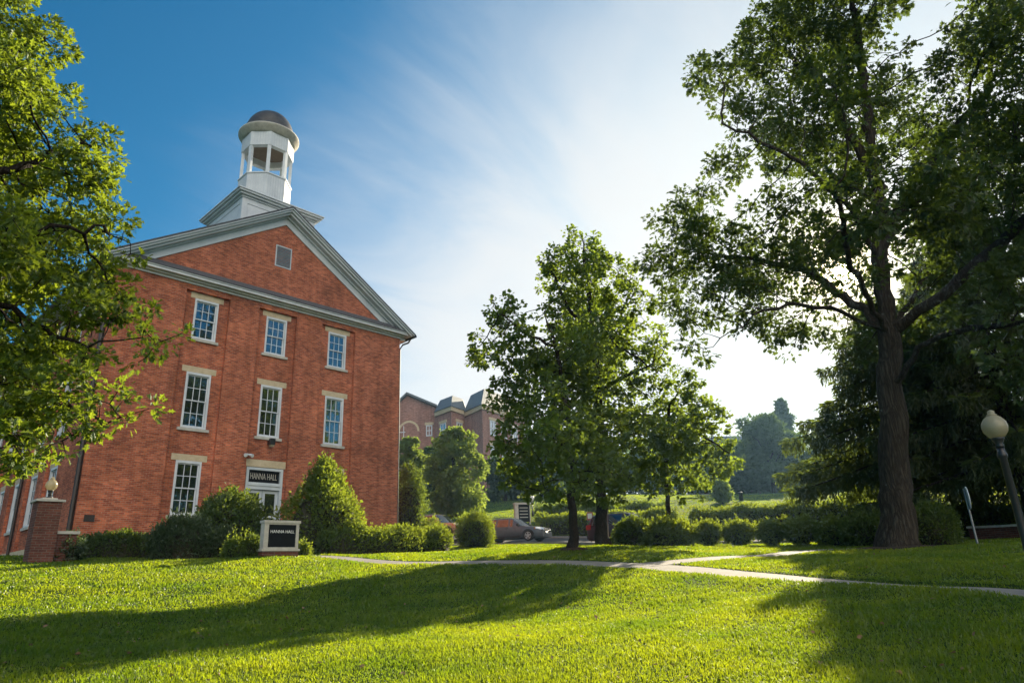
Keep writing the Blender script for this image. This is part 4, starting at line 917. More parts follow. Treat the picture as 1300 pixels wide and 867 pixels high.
def hedge(name, label, cat, group, line, wid, ht, mat, leaf, n, seed, bumps=0.10, fuzz=0.09, wr=0.5, sprout=0.0):
    """a clipped hedge following a line of ground points"""
    rng = np.random.default_rng(seed); L_ = np.array(line, float); base = L_[0].copy(); base = np.r_[base[:2], h(base[0], base[1])]
    seg = np.r_[0, np.cumsum(np.linalg.norm(np.diff(L_[:, :2], axis=0), axis=1))]; tot = seg[-1]
    root = empty(name, base, label, cat, group)
    def frame(s):
        x = np.interp(s, seg, L_[:, 0]); y = np.interp(s, seg, L_[:, 1]); e = 0.15
        dx = np.interp(s+e, seg, L_[:, 0])-np.interp(s-e, seg, L_[:, 0]); dy = np.interp(s+e, seg, L_[:, 1])-np.interp(s-e, seg, L_[:, 1]); k = np.hypot(dx, dy)+1e-9
        return x, y, -dy/k, dx/k
    s = rng.random(n)*tot; a = rng.random(n)*math.pi; p4 = 0.55
    cx = np.sign(np.cos(a))*np.abs(np.cos(a))**p4; cz = np.abs(np.sin(a))**p4; endk = np.clip(np.minimum(s, tot-s)/(wid*0.5), 0, 1)**0.5
    lump = 1+bumps*(np.sin(s*2.1+seed)+0.7*np.sin(s*4.7+a*2+seed*2)+0.5*np.sin(s*9.1-a*3))
    x, y, nx, ny = frame(s); off = cx*wid/2*lump*(0.35+0.65*endk); zz = cz*ht*lump*(0.75+0.25*endk)
    nr = unit(np.c_[nx*cx, ny*cx, cz]); P = np.c_[x+nx*off, y+ny*off, zz]
    P -= nr*(rng.random((n, 1))**1.6)*min(wid, ht)*0.30; P += rng.normal(size=(n, 3))*fuzz*0.5
    gz = H(P[:, 0], P[:, 1]); P[:, 2] = np.maximum(P[:, 2], 0.02)+gz
    ax = unit(nr+rng.normal(size=(n, 3))*0.7+np.array([0, 0, 0.3])); nn = unit(rng.normal(size=(n, 3))*0.7+np.array([0, 0, 0.8]))
    ln = leaf*(0.6+0.8*rng.random(n)); arr = [leaf_arrays(P-base, ax, nn, ln, ln*wr)]
    k = int(n*sprout)
    if k:
        t = rng.random(k)*tot; x, y, nx, ny = frame(t); o = (rng.random(k)-.5)*wid*0.8; pz = ht*(1+bumps*np.sin(t*2.1+seed)); Q = np.c_[x+nx*o, y+ny*o, pz]; Q[:, 2] += H(Q[:, 0], Q[:, 1])-0.1
        Q[:, 2] += rng.random(k)*0.28; arr.append(leaf_arrays(Q-base, unit(rng.normal(size=(k, 3))+[0, 0, 1.2]), unit(rng.normal(size=(k, 3))+[0, 0, .4]), leaf*1.1, leaf*0.5))
    leaf_mesh('foliage', root, mat, arr)
    ks = np.linspace(0.03*tot, 0.97*tot, max(8, int(tot/0.5))); V = []; F = []; prof = [(-0.38, 0), (-0.40, 0.5), (-0.30, 0.78), (0, 0.82), (0.30, 0.78), (0.40, 0.5), (0.38, 0)]
    for t in ks:
        x, y, nx, ny = frame(t); e = min(t, tot-t)/(wid*0.5); e = 0.5+0.5*min(1, e)
        w = 1+bumps*math.sin(t*2.1+seed)
        for o, zz in prof: V.append((x+nx*o*wid*e*w-base[0], y+ny*o*wid*e*w-base[1], h(x, y)+zz*ht*w*e-base[2]))
    m_ = len(prof)
    for i in range(len(ks)-1):
        for j in range(m_-1): F.append((i*m_+j, i*m_+j+1, (i+1)*m_+j+1, (i+1)*m_+j))
    F.append(tuple(range(m_))); F.append(tuple((len(ks)-1)*m_+j for j in range(m_)))
    mesh_obj('stems', V, [F], M['twig'], root, True)
    return root
def gshrub(name, label, cat, group, px, py, d, wpx, hpx, prof, mat, leaf, n, seed, **k):
    g = ground(px, py, d); s = pxm(px, py, d); sy = k.pop('asp', 1.0)
    return shrub(name, label, cat, group, g, wpx*s/2, wpx*s/2*sy, hpx*s, prof, mat, leaf, n, seed, **k)

# around the hall
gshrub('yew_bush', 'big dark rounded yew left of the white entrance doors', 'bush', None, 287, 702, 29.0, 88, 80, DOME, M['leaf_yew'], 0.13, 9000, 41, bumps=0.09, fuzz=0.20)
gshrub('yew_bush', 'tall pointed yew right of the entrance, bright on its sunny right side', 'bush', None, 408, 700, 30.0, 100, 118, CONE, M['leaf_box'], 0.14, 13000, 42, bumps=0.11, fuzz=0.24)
def fline(pts): return [ground(*p) for p in pts]
hedge('low_hedge', 'low dark hedge under the left part of the brick front', 'hedge', None, fline([(98, 708, 28.5), (150, 707, 28.3), (205, 706, 28)]), 0.9, 0.75, M['leaf_yew'], 0.09, 6000, 43)
hedge('juniper_bed', 'wispy grey green junipers below the lowest left window', 'bush', None, fline([(196, 708, 26.6), (240, 707, 26.2), (292, 706, 26.2)]), 1.7, 1.05, M['leaf_juniper'], 0.14, 9000, 44, bumps=0.18, fuzz=0.22, wr=0.28)
gshrub('low_bush', 'small dark bush at the foot of the low brick wall', 'bush', None, 84, 711, 26.6, 36, 30, DOME, M['leaf_juniper'], 0.09, 2600, 45, fuzz=0.18)
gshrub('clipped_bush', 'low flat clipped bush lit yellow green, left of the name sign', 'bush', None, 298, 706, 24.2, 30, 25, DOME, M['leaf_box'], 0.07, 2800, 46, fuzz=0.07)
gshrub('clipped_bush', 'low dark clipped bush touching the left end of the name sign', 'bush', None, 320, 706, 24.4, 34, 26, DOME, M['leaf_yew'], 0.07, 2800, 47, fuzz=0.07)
gshrub('low_bush', 'small leafy bush at the right end of the name sign', 'bush', None, 383, 704, 25.6, 20, 16, DOME, M['leaf_box'], 0.09, 1200, 48, fuzz=0.1)
hedge('clipped_hedge', 'long clipped hedge right of the entrance with sunlit right end', 'hedge', None, fline([(405, 704, 28.3), (480, 703, 30), (530, 700, 32.5), (566, 697, 34)]), 1.5, 1.02, M['leaf_box'], 0.10, 13000, 49, bumps=0.08, sprout=0.05)
gshrub('arborvitae', 'tall dark arborvitae at the right corner of the brick hall', 'shrub', None, 519, 688, 42.5, 40, 104, TALL, M['leaf_yew'], 0.15, 6500, 50, fuzz=0.22, bumps=0.09)
gshrub('low_bush', 'loose green bush behind the long hedge, beside the arborvitae', 'bush', None, 548, 693, 41.5, 34, 34, DOME, M['leaf_box'], 0.13, 2200, 51, fuzz=0.22)
gshrub('round_bush', 'round clipped bush with glowing top in front of the parked cars', 'bush', None, 604, 692, 37.5, 48, 42, DOME, M['leaf_box'], 0.09, 6500, 52, fuzz=0.10, bumps=0.04, sprout=60)
# the row of clipped balls by the street
gshrub('dome_bush', 'dark domed bush at the left end of the shrub row', 'bush', None, 806, 695, 30.4, 50, 36, DOME, M['leaf_yew'], 0.10, 5200, 53, bumps=0.05)
gshrub('wide_bush', 'wide bush next to the domed bush in the shrub row', 'bush', None, 851, 695, 29.6, 66, 34, DOME, M['leaf_box'], 0.12, 5600, 54, bumps=0.08, fuzz=0.14, sprout=40)
for i, (px, w, hh, lab, sp) in enumerate([(901, 35, 32, 'smallest ball shrub, next to the wide bush in the row', 10), (940, 40, 32, 'rounded ball shrub, second along the row of balls', 20), (981, 33, 31, 'narrow ball shrub on a thick stem, third along the row of balls', 15), (1019, 42, 32, 'ball shrub with a shaggy sprouting top', 90)]):
    gshrub('ball_shrub', lab, 'bush', 'row of clipped ball shrubs', px, 694.5-i*0.5, 30.6-i*0.5, w, hh, BALL, M['leaf_box'], 0.10, 3800, 60+i, bumps=0.05, fuzz=0.10, sprout=sp, core=0.72)
gshrub('ball_shrub', 'ball shrub merging into the large round bush left of the oak trunk', 'bush', 'row of clipped ball shrubs', 1062, 693, 28.6, 42, 35, DOME, M['leaf_box'], 0.10, 4000, 65, bumps=0.06)
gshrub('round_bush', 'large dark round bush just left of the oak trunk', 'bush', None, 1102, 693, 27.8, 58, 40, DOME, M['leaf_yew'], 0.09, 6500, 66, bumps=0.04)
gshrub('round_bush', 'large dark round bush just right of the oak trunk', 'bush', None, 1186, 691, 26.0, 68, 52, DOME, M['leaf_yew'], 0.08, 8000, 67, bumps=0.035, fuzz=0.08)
# across the street
hedge('far_hedge', 'long hedge with bright sunlit top across the street on the right', 'hedge', None, fline([(878, 668, 46.5), (950, 667, 45.5), (1030, 665, 44.5), (1135, 662, 43.5)]), 1.9, 1.35, M['leaf_box'], 0.15, 13000, 70, bumps=0.08, sprout=0.10)
hedge('far_hedge', 'sunlit hedge across the street behind the middle trunks', 'hedge', None, fline([(682, 682, 50.5), (740, 681, 50), (800, 677, 49.5), (862, 670, 49)]), 1.7, 1.3, M['leaf_box'], 0.16, 9000, 71, bumps=0.09, sprout=0.10)
hedge('far_hedge', 'upper hedge behind the dark information board', 'hedge', None, fline([(680, 664, 57), (735, 662, 56.5), (790, 660, 56), (850, 656, 56)]), 1.8, 1.3, M['leaf_pale'], 0.18, 8000, 72, bumps=0.10, sprout=0.10)
hedge('dark_hedge', 'dark shaded hedge behind the low wall at far right', 'hedge', None, fline([(1185, 655, 37.5), (1250, 653, 36), (1330, 652, 34.5)]), 1.6, 1.25, M['leaf_yew'], 0.13, 6500, 73)

# --- drooping spruces behind the oak
def spruce(label, base, ht, rad, z0, seed, lean=0.0, nb=150, group='spruces behind the oak'):
    rng = np.random.default_rng(seed); base = np.array(base, float); root = empty('spruce_tree', base, label, 'tree', group)
    mb = MB(); mb.tube([(0, 0, -0.2), (0.02, 0, 0.6), (0, 0.03, ht*0.3), (0.05, 0, ht*0.6), (0, 0, ht)], [0.42, 0.36, 0.28, 0.17, 0.03], 12)
    arr = []
    for k in range(nb):
        t = (k+rng.random())/nb; z = z0+(ht-z0-0.3)*t**1.05; L_ = rad*(1-t)**0.75*(0.75+0.45*rng.random())+0.25; a = k*2.39996+rng.normal()*0.3
        dirv = np.array([math.cos(a), math.sin(a), 0]); side = np.array([-dirv[1], dirv[0], 0]); s = np.linspace(0, 1, 8)
        droop = (0.42*L_*s*s-0.10*L_*s) - 0.16*L_*np.maximum(s-0.7, 0)*3*s
        c = dirv[None]*(s[:, None]*L_) + np.array([0, 0, 1.0])[None]*(z-droop)[:, None]
        mb.tube([tuple(q) for q in c[::2]]+[tuple(c[-1])], [0.05*(1-x*0.8)*(0.4+L_/rad) for x in list(s[::2])+[1.0]], 5)
        n = int(60*L_/rad*3.2)+14; u = 0.15+0.85*rng.random(n)**0.8
        p = np.stack([np.interp(u, s, c[:, i]) for i in range(3)], 1); sw = rng.normal(size=(n, 1))*0.16*L_*(1.15-u[:, None])
        p = p + side*sw - np.array([0, 0, 1])*np.abs(sw)*0.25
        hang = 0.25+0.55*rng.random(n)*min(1.0, 0.5+L_/rad)
        reps = 4
        for j in range(reps):                                       # hanging branchlets, each a string of needle sprays
            pj = p-np.array([0, 0, 1])*(hang*j/reps)[:, None]+rng.normal(size=(n, 3))*0.03
            ax = unit(np.array([0, 0, -1.0])+rng.normal(size=(n, 3))*0.42+dirv*0.25); arr.append(leaf_arrays(pj, ax, rnd_unit(n, rng), 0.17+0.14*rng.random(n), 0.05))
        m_ = n//2; ax = unit(dirv+side*np.sign(sw[:m_])*0.9+rng.normal(size=(m_, 3))*0.3); arr.append(leaf_arrays(p[:m_], ax, unit(np.array([0, 0, 1.0])+rng.normal(size=(m_, 3))*0.4), 0.34, 0.10))
    mb.build('trunk', M['bark2'], root, True); leaf_mesh('crown', root, M['needle'], arr)
spruce('drooping spruce whose trunk shows just right of the oak trunk', ground(1168, 664, 35)-[0, 0, 0.2], 11.6, 5.3, 3.3, 81, nb=85)
spruce('drooping spruce at the right edge behind the white globe lamp', ground(1320, 668, 33)-[0, 0, 0.2], 15.0, 5.4, 2.6, 82, nb=110)
spruce('drooping spruce filling the gap between the oak trunk and the globe lamp', ground(1245, 640, 46)-[0, 0, 0.2], 16, 5.0, 3.0, 83, nb=90)

# --- trees beyond the street, fading into the haze
def far_tree(name, label, px, py, d, wpx, toppy, mat, leaf, n, seed, group='trees beyond the street', trunkr=0.2, low=0.14, pointed=False, nl=70):
    rng = np.random.default_rng(seed); g = ground(px, py, d); s = pxm(px, py, d); ht = at(px, toppy, d)[2]-g[2]; rw = wpx*s/2
    lumps = []
    for k in range(nl):
        t = low+(1-low)*(k+rng.random())/nl; e = (t-low)/(1-low)
        wz = math.sqrt(max(0.04, 1-(2*e-0.92)**2/1.2)) if not pointed else (1-e)*0.95+0.10
        a = k*2.4+rng.normal()*.9; rr = rw*wz*(0.20+0.72*rng.random()); rl = rw*(0.14+0.20*rng.random())*(0.65+0.35*wz)
        lumps.append((g+np.array([rr*math.cos(a), rr*math.sin(a), min(ht*t, ht-rl*0.8)]), rl))
    root = empty(name, g-[0, 0, 0.15], label, 'tree', group); mb = MB()
    mb.tube([(0, 0, 0), (0.03, 0, ht*low*0.6), (0, 0.05, ht*0.5), (0, 0, ht*0.85)], [trunkr*1.3, trunkr, trunkr*0.6, trunkr*0.15], 8)
    for c, r in lumps[::4]:
        q = c-g; z0 = max(ht*low*0.8, q[2]*0.55); mb.tube([(0, 0, z0), tuple(q*[.5, .5, 1]*np.array([1, 1, .9])), tuple(q)], [trunkr*0.35, trunkr*0.2, trunkr*0.06], 5)
    mb.build('trunk', M['bark2'], root, True)
    P = []; O = []
    for c, r in lumps:
        k = n//nl; o = rnd_unit(k, rng); P.append(c+o*(rng.random((k, 1))**0.5)*r*(0.75+0.5*rng.random((k, 1)))*np.array([1.15, 1.15, 0.75])); O.append(o)
    P = np.concatenate(P); O = np.concatenate(O); k = len(P); ln = leaf*(0.6+0.8*rng.random(k))
    leaf_mesh('crown', root, mat, [leaf_arrays(P-(g-[0, 0, 0.15]), unit(O*0.6+rng.normal(size=(k, 3))*0.6+[0, 0, -.2]), unit(rng.normal(size=(k, 3))*0.6+[0, 0, 1]), ln, ln*0.7)])
far_tree('young_tree', 'light green round young tree standing behind the tan car', 577, 668, 58, 88, 545, M['leaf_pale'], 0.26, 16000, 91, low=0.06)
far_tree('young_tree', 'pale green narrow tree rising behind the right corner of the brick hall', 518, 668, 62, 48, 556, M['leaf_pale'], 0.26, 9000, 92, low=0.06)
far_tree('dark_tree', 'dark green tree between the two pale young trees', 548, 650, 78, 36, 568, M['leaf_far'], 0.32, 5000, 93)
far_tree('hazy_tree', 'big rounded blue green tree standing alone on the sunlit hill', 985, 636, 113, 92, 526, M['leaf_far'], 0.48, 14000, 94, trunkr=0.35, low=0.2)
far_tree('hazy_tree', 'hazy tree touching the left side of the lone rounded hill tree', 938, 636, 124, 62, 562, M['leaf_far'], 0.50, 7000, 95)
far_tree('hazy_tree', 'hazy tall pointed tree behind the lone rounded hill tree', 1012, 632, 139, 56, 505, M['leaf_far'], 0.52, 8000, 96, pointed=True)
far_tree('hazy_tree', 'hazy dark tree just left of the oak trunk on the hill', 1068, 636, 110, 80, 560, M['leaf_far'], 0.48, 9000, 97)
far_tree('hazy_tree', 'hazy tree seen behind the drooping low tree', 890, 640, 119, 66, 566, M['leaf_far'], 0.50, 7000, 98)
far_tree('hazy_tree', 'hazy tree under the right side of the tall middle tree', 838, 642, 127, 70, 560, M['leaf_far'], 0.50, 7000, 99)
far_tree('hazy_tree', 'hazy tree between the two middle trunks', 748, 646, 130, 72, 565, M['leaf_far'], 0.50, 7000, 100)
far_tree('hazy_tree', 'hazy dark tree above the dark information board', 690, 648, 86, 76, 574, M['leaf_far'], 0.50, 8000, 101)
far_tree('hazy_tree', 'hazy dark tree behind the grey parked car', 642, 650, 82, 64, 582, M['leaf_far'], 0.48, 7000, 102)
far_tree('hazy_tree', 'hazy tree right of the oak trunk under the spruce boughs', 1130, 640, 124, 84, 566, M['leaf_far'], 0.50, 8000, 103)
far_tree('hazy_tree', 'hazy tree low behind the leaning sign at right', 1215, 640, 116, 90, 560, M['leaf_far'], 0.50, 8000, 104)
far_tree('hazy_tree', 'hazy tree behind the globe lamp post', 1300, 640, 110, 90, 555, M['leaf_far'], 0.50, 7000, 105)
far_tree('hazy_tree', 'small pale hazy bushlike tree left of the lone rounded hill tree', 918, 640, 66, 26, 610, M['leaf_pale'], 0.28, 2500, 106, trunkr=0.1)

# ------------------------------------------------------------------ brick building on the hill behind
def hill_building():
    base = ground(600, 600, 96); root = empty('brick_building', base, 'large hazy red brick building with grey roofs and arched window on the hill behind', 'building')
    o = base
    def q(px, py, d): p = at(px, py, d); return p-o
    def wall(name, a, b, ztop, mat='brick_far', th=None):
        (ax, ay), (bx, by) = a, b
        m_ = MB(); m_.add([(ax, ay, -14), (bx, by, -14), (bx, by, ztop), (ax, ay, ztop)], [(0, 1, 2, 3)]); return m_.build(name, M[mat], root)
    # three masses: gabled hall, projecting bay, corner block; every mass runs 18 m back
    G0, G1 = q(494, 520, 103), q(553, 517, 101); A0, A1, A2 = q(552.5, 524, 99), q(573, 518.5, 95.5), q(590.5, 522.5, 98.5); B0, B1, B2 = q(590.5, 522.5, 98.4), q(612, 516.5, 94), q(664, 526.5, 103)
    back = unit(np.array([FW[0], FW[1], 0]))*20
    def mass(name, pts, zt, roofh, inset):
        bk = [p+back for p in pts[::-1]]; ring = [p for p in pts]+bk
        m_ = MB(); n = len(ring); vs = [(p[0], p[1], -14) for p in ring]+[(p[0], p[1], zt) for p in ring]
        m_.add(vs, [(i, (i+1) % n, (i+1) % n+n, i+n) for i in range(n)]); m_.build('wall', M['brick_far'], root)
        c = sum(ring)/n
        tr = MB()
        e = [c+(p-c)*1.03 for p in ring]; tr.add([(p[0], p[1], zt-0.35) for p in e]+[(p[0], p[1], zt+0.25) for p in e], [(i, (i+1) % n, (i+1) % n+n, i+n) for i in range(n)]+[tuple(range(n)), tuple(range(n, 2*n))])
        tr.build('cornice', M['stone'], root)
        e2 = [c+(p-c)*1.05 for p in ring]; t = [c+(p-c)*(1-inset) for p in ring]
        rf = MB(); rf.add([(p[0], p[1], zt+0.26) for p in e2]+[(p[0], p[1], zt+roofh) for p in t], [(i, (i+1) % n, (i+1) % n+n, i+n) for i in range(n)]+[tuple(range(n, 2*n))]); rf.build('roof', M['slate'], root)
    mass('bay', [A0, A1, A2], A1[2], 2.6, 0.22); mass('corner', [B0, B1, B2], B1[2], 3.4, 0.20)
    # gabled hall
    gm = MB(); top = (G0+G1)/2; zt = G1[2]; apex = q(517, 502, 102)[2]; ax = q(517, 502, 102)
    pts = [(G0[0], G0[1], -14), (G1[0], G1[1], -14), (G1[0], G1[1], zt), (ax[0], ax[1], apex), (G0[0], G0[1], zt-0.3)]
    b3 = back
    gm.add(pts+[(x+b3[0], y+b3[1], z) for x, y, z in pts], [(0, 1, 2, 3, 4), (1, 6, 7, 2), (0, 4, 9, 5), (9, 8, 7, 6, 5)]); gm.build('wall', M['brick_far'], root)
    rf = MB(); f0 = -unit(back)*0.6
    for a_, b_ in ((2, 3), (4, 3)):
        p, r = np.array(pts[a_]), np.array(pts[b_]); ex = (p-r)*0.06
        v = [p+ex+f0, r+f0, r+b3, p+ex+b3]; rf.add([tuple(x+np.array([0, 0, .05])) for x in v]+[tuple(x+np.array([0, 0, .40])) for x in v], [(0, 1, 2, 3), (4, 5, 6, 7), (0, 1, 5, 4), (1, 2, 6, 5), (2, 3, 7, 6), (3, 0, 4, 7)])
    rf.build('roof', M['slate'], root)
    def win(a, b, u0, u1, z0, z1, arch=False):
        d = b-a; d[2] = 0; L_ = np.linalg.norm(d); d = d/L_; nrm = np.array([d[1], -d[0], 0]); nrm = nrm if nrm@np.array([FW[0], FW[1], 0]) < 0 else -nrm
        T = lambda u, n, z: tuple((a+d*u)[:2]+nrm[:2]*n)+(z,)
        if not arch:
            f = MB(T); f.box(u0, u1, -0.05, 0.08, z0, z0+.18); f.box(u0, u1, -0.05, 0.08, z1-.18, z1); f.box(u0, u0+.16, -.05, .08, z0+.18, z1-.18); f.box(u1-.16, u1, -.05, .08, z0+.18, z1-.18)
            f.box((u0+u1)/2-.06, (u0+u1)/2+.06, 0.03, .07, z0+.18, z1-.18); f.box(u0+.16, u1-.16, 0.03, .065, (z0+z1)/2-.06, (z0+z1)/2+.06)
            w = f.build('window', M['white'], root); MB(T).box(u0+.16, u1-.16, -.04, .02, z0+.18, z1-.18).build('pane', M['glass_far'], w); MB(T).box(u0-.2, u1+.2, -.02, .12, z1+.004, z1+.4).build('lintel', M['stone'], w)
        else:
            c = (u0+u1)/2; r = (u1-u0)/2; t = np.linspace(0, math.pi, 15)
            f = MB(T)
            for i in range(14):
                P_ = [(c+r*math.cos(t[i]), z0+r*math.sin(t[i])), (c+r*math.cos(t[i+1]), z0+r*math.sin(t[i+1])), (c+r*1.22*math.cos(t[i+1]), z0+r*1.22*math.sin(t[i+1])), (c+r*1.22*math.cos(t[i]), z0+r*1.22*math.sin(t[i]))]
                f.prism(P_, -0.05, 0.15)
            f.box(u0-.22*r, u1+.22*r, -.05, .2, z0-2.4, z0-2.1)
            w = f.build('arched_window', M['stone'], root)
            g = MB(T); g.prism([(c+r*math.cos(x), z0+r*math.sin(x)) for x in t]+[(u0, z0-2.1), (u1, z0-2.1)], -0.04, 0.03); g.build('pane', M['glass_far'], w)
            b_ = MB(T)
            for k in (-0.5, 0, 0.5): b_.box(c+k*r*1.1-.05, c+k*r*1.1+.05, 0.035, .08, z0-2.1, z0+r*0.8)
            b_.box(u0, u1, 0.035, .08, z0-.06, z0+.06); b_.build('glazing_bar', M['white'], w)
    Lg = np.linalg.norm((G1-G0)[:2]); Z = lambda px, py, d: q(px, py, d)[2]
    win(G0.copy(), G1.copy(), Lg*0.24, Lg*0.62, Z(520, 548, 102), 0, True); win(G0.copy(), G1.copy(), Lg*0.80, Lg*0.93, Z(541, 555, 102), Z(541, 541, 102))
    La = np.linalg.norm((A1-A0)[:2]); win(A0.copy(), A1.copy(), La*0.32, La*0.68, Z(561, 554, 97), Z(561, 537, 97)); La2 = np.linalg.norm((A2-A1)[:2]); win(A1.copy(), A2.copy(), La2*0.35, La2*0.75, Z(584, 550, 97), Z(584, 536, 97))
    Lb = np.linalg.norm((B2-B1)[:2])
    for k in (0.16, 0.42, 0.68): win(B1.copy(), B2.copy(), Lb*k, Lb*(k+0.14), Z(623, 553, 96), Z(623, 534, 96)); win(B1.copy(), B2.copy(), Lb*k, Lb*(k+0.14), Z(623, 585, 96), Z(623, 566, 96))
    MB().tube([tuple(q(650, 530, 99.5)), tuple(q(650, 610, 99.5))], 0.18, 6).build('downspout', M['louver'], root)
hill_building()
def far_house():
    g = ground(945, 632, 150); root = empty('brick_house', g, 'brown brick house roof showing above the hazy hill trees', 'building', rz=-0.7); s = pxm(945, 570, 150)
    z1 = at(945, 572, 150)[2]-g[2]; z2 = at(938, 553, 150)[2]-g[2]
    w = MB(); w.box(-9, 9, -5, 5, -2, z1); w.build('wall', M['brick_dark'], root)
    r = MB(); r.add([(-9.6, -5.6, z1), (9.6, -5.6, z1), (9.6, 5.6, z1), (-9.6, 5.6, z1), (-5, 0, z2), (5, 0, z2)], [(0, 1, 5, 4), (1, 2, 5), (2, 3, 4, 5), (3, 0, 4), (0, 3, 2, 1)]); r.build('roof', M['slate'], root)
    for k in (-6, -2, 2, 6):
        f = MB(); f.box(k-.6, k+.6, -5.06, -5.003, z1-2.6, z1-.8); wo = f.build('window', M['white'], root); MB().box(k-.5, k+.5, -5.09, -5.063, z1-2.5, z1-.9).build('pane', M['glass_far'], wo)
far_house()

def far_wood():
    rng = np.random.default_rng(77); P = []
    for k in range(330):
        az = YAW+math.radians(-16+56*rng.random()); d = 116+34*rng.random(); x, y = CAM[0]+math.sin(az)*d, CAM[1]+math.cos(az)*d; z = h(x, y)
        ht = 7+4.5*rng.random(); r = 2.6+2.2*rng.random(); m_ = 170; o = rnd_unit(m_, rng)
        P.append(np.array([x, y, z+ht*(0.25+0.5*rng.random())])+o*(rng.random((m_, 1))**0.4)*np.array([r, r, ht*0.42]))
    P = np.concatenate(P); n = len(P); ln = 0.8*(0.6+0.8*rng.random(n))
    v, f = leaf_arrays(P, rnd_unit(n, rng), unit(rng.normal(size=(n, 3))*.6+[0, 0, 1]), ln, ln*.7)
    tag(mesh_obj('far_wood', v, [f], M['leaf_far'], None), 'hazy wood along the top of the hill', None, None, 'stuff')
far_wood()

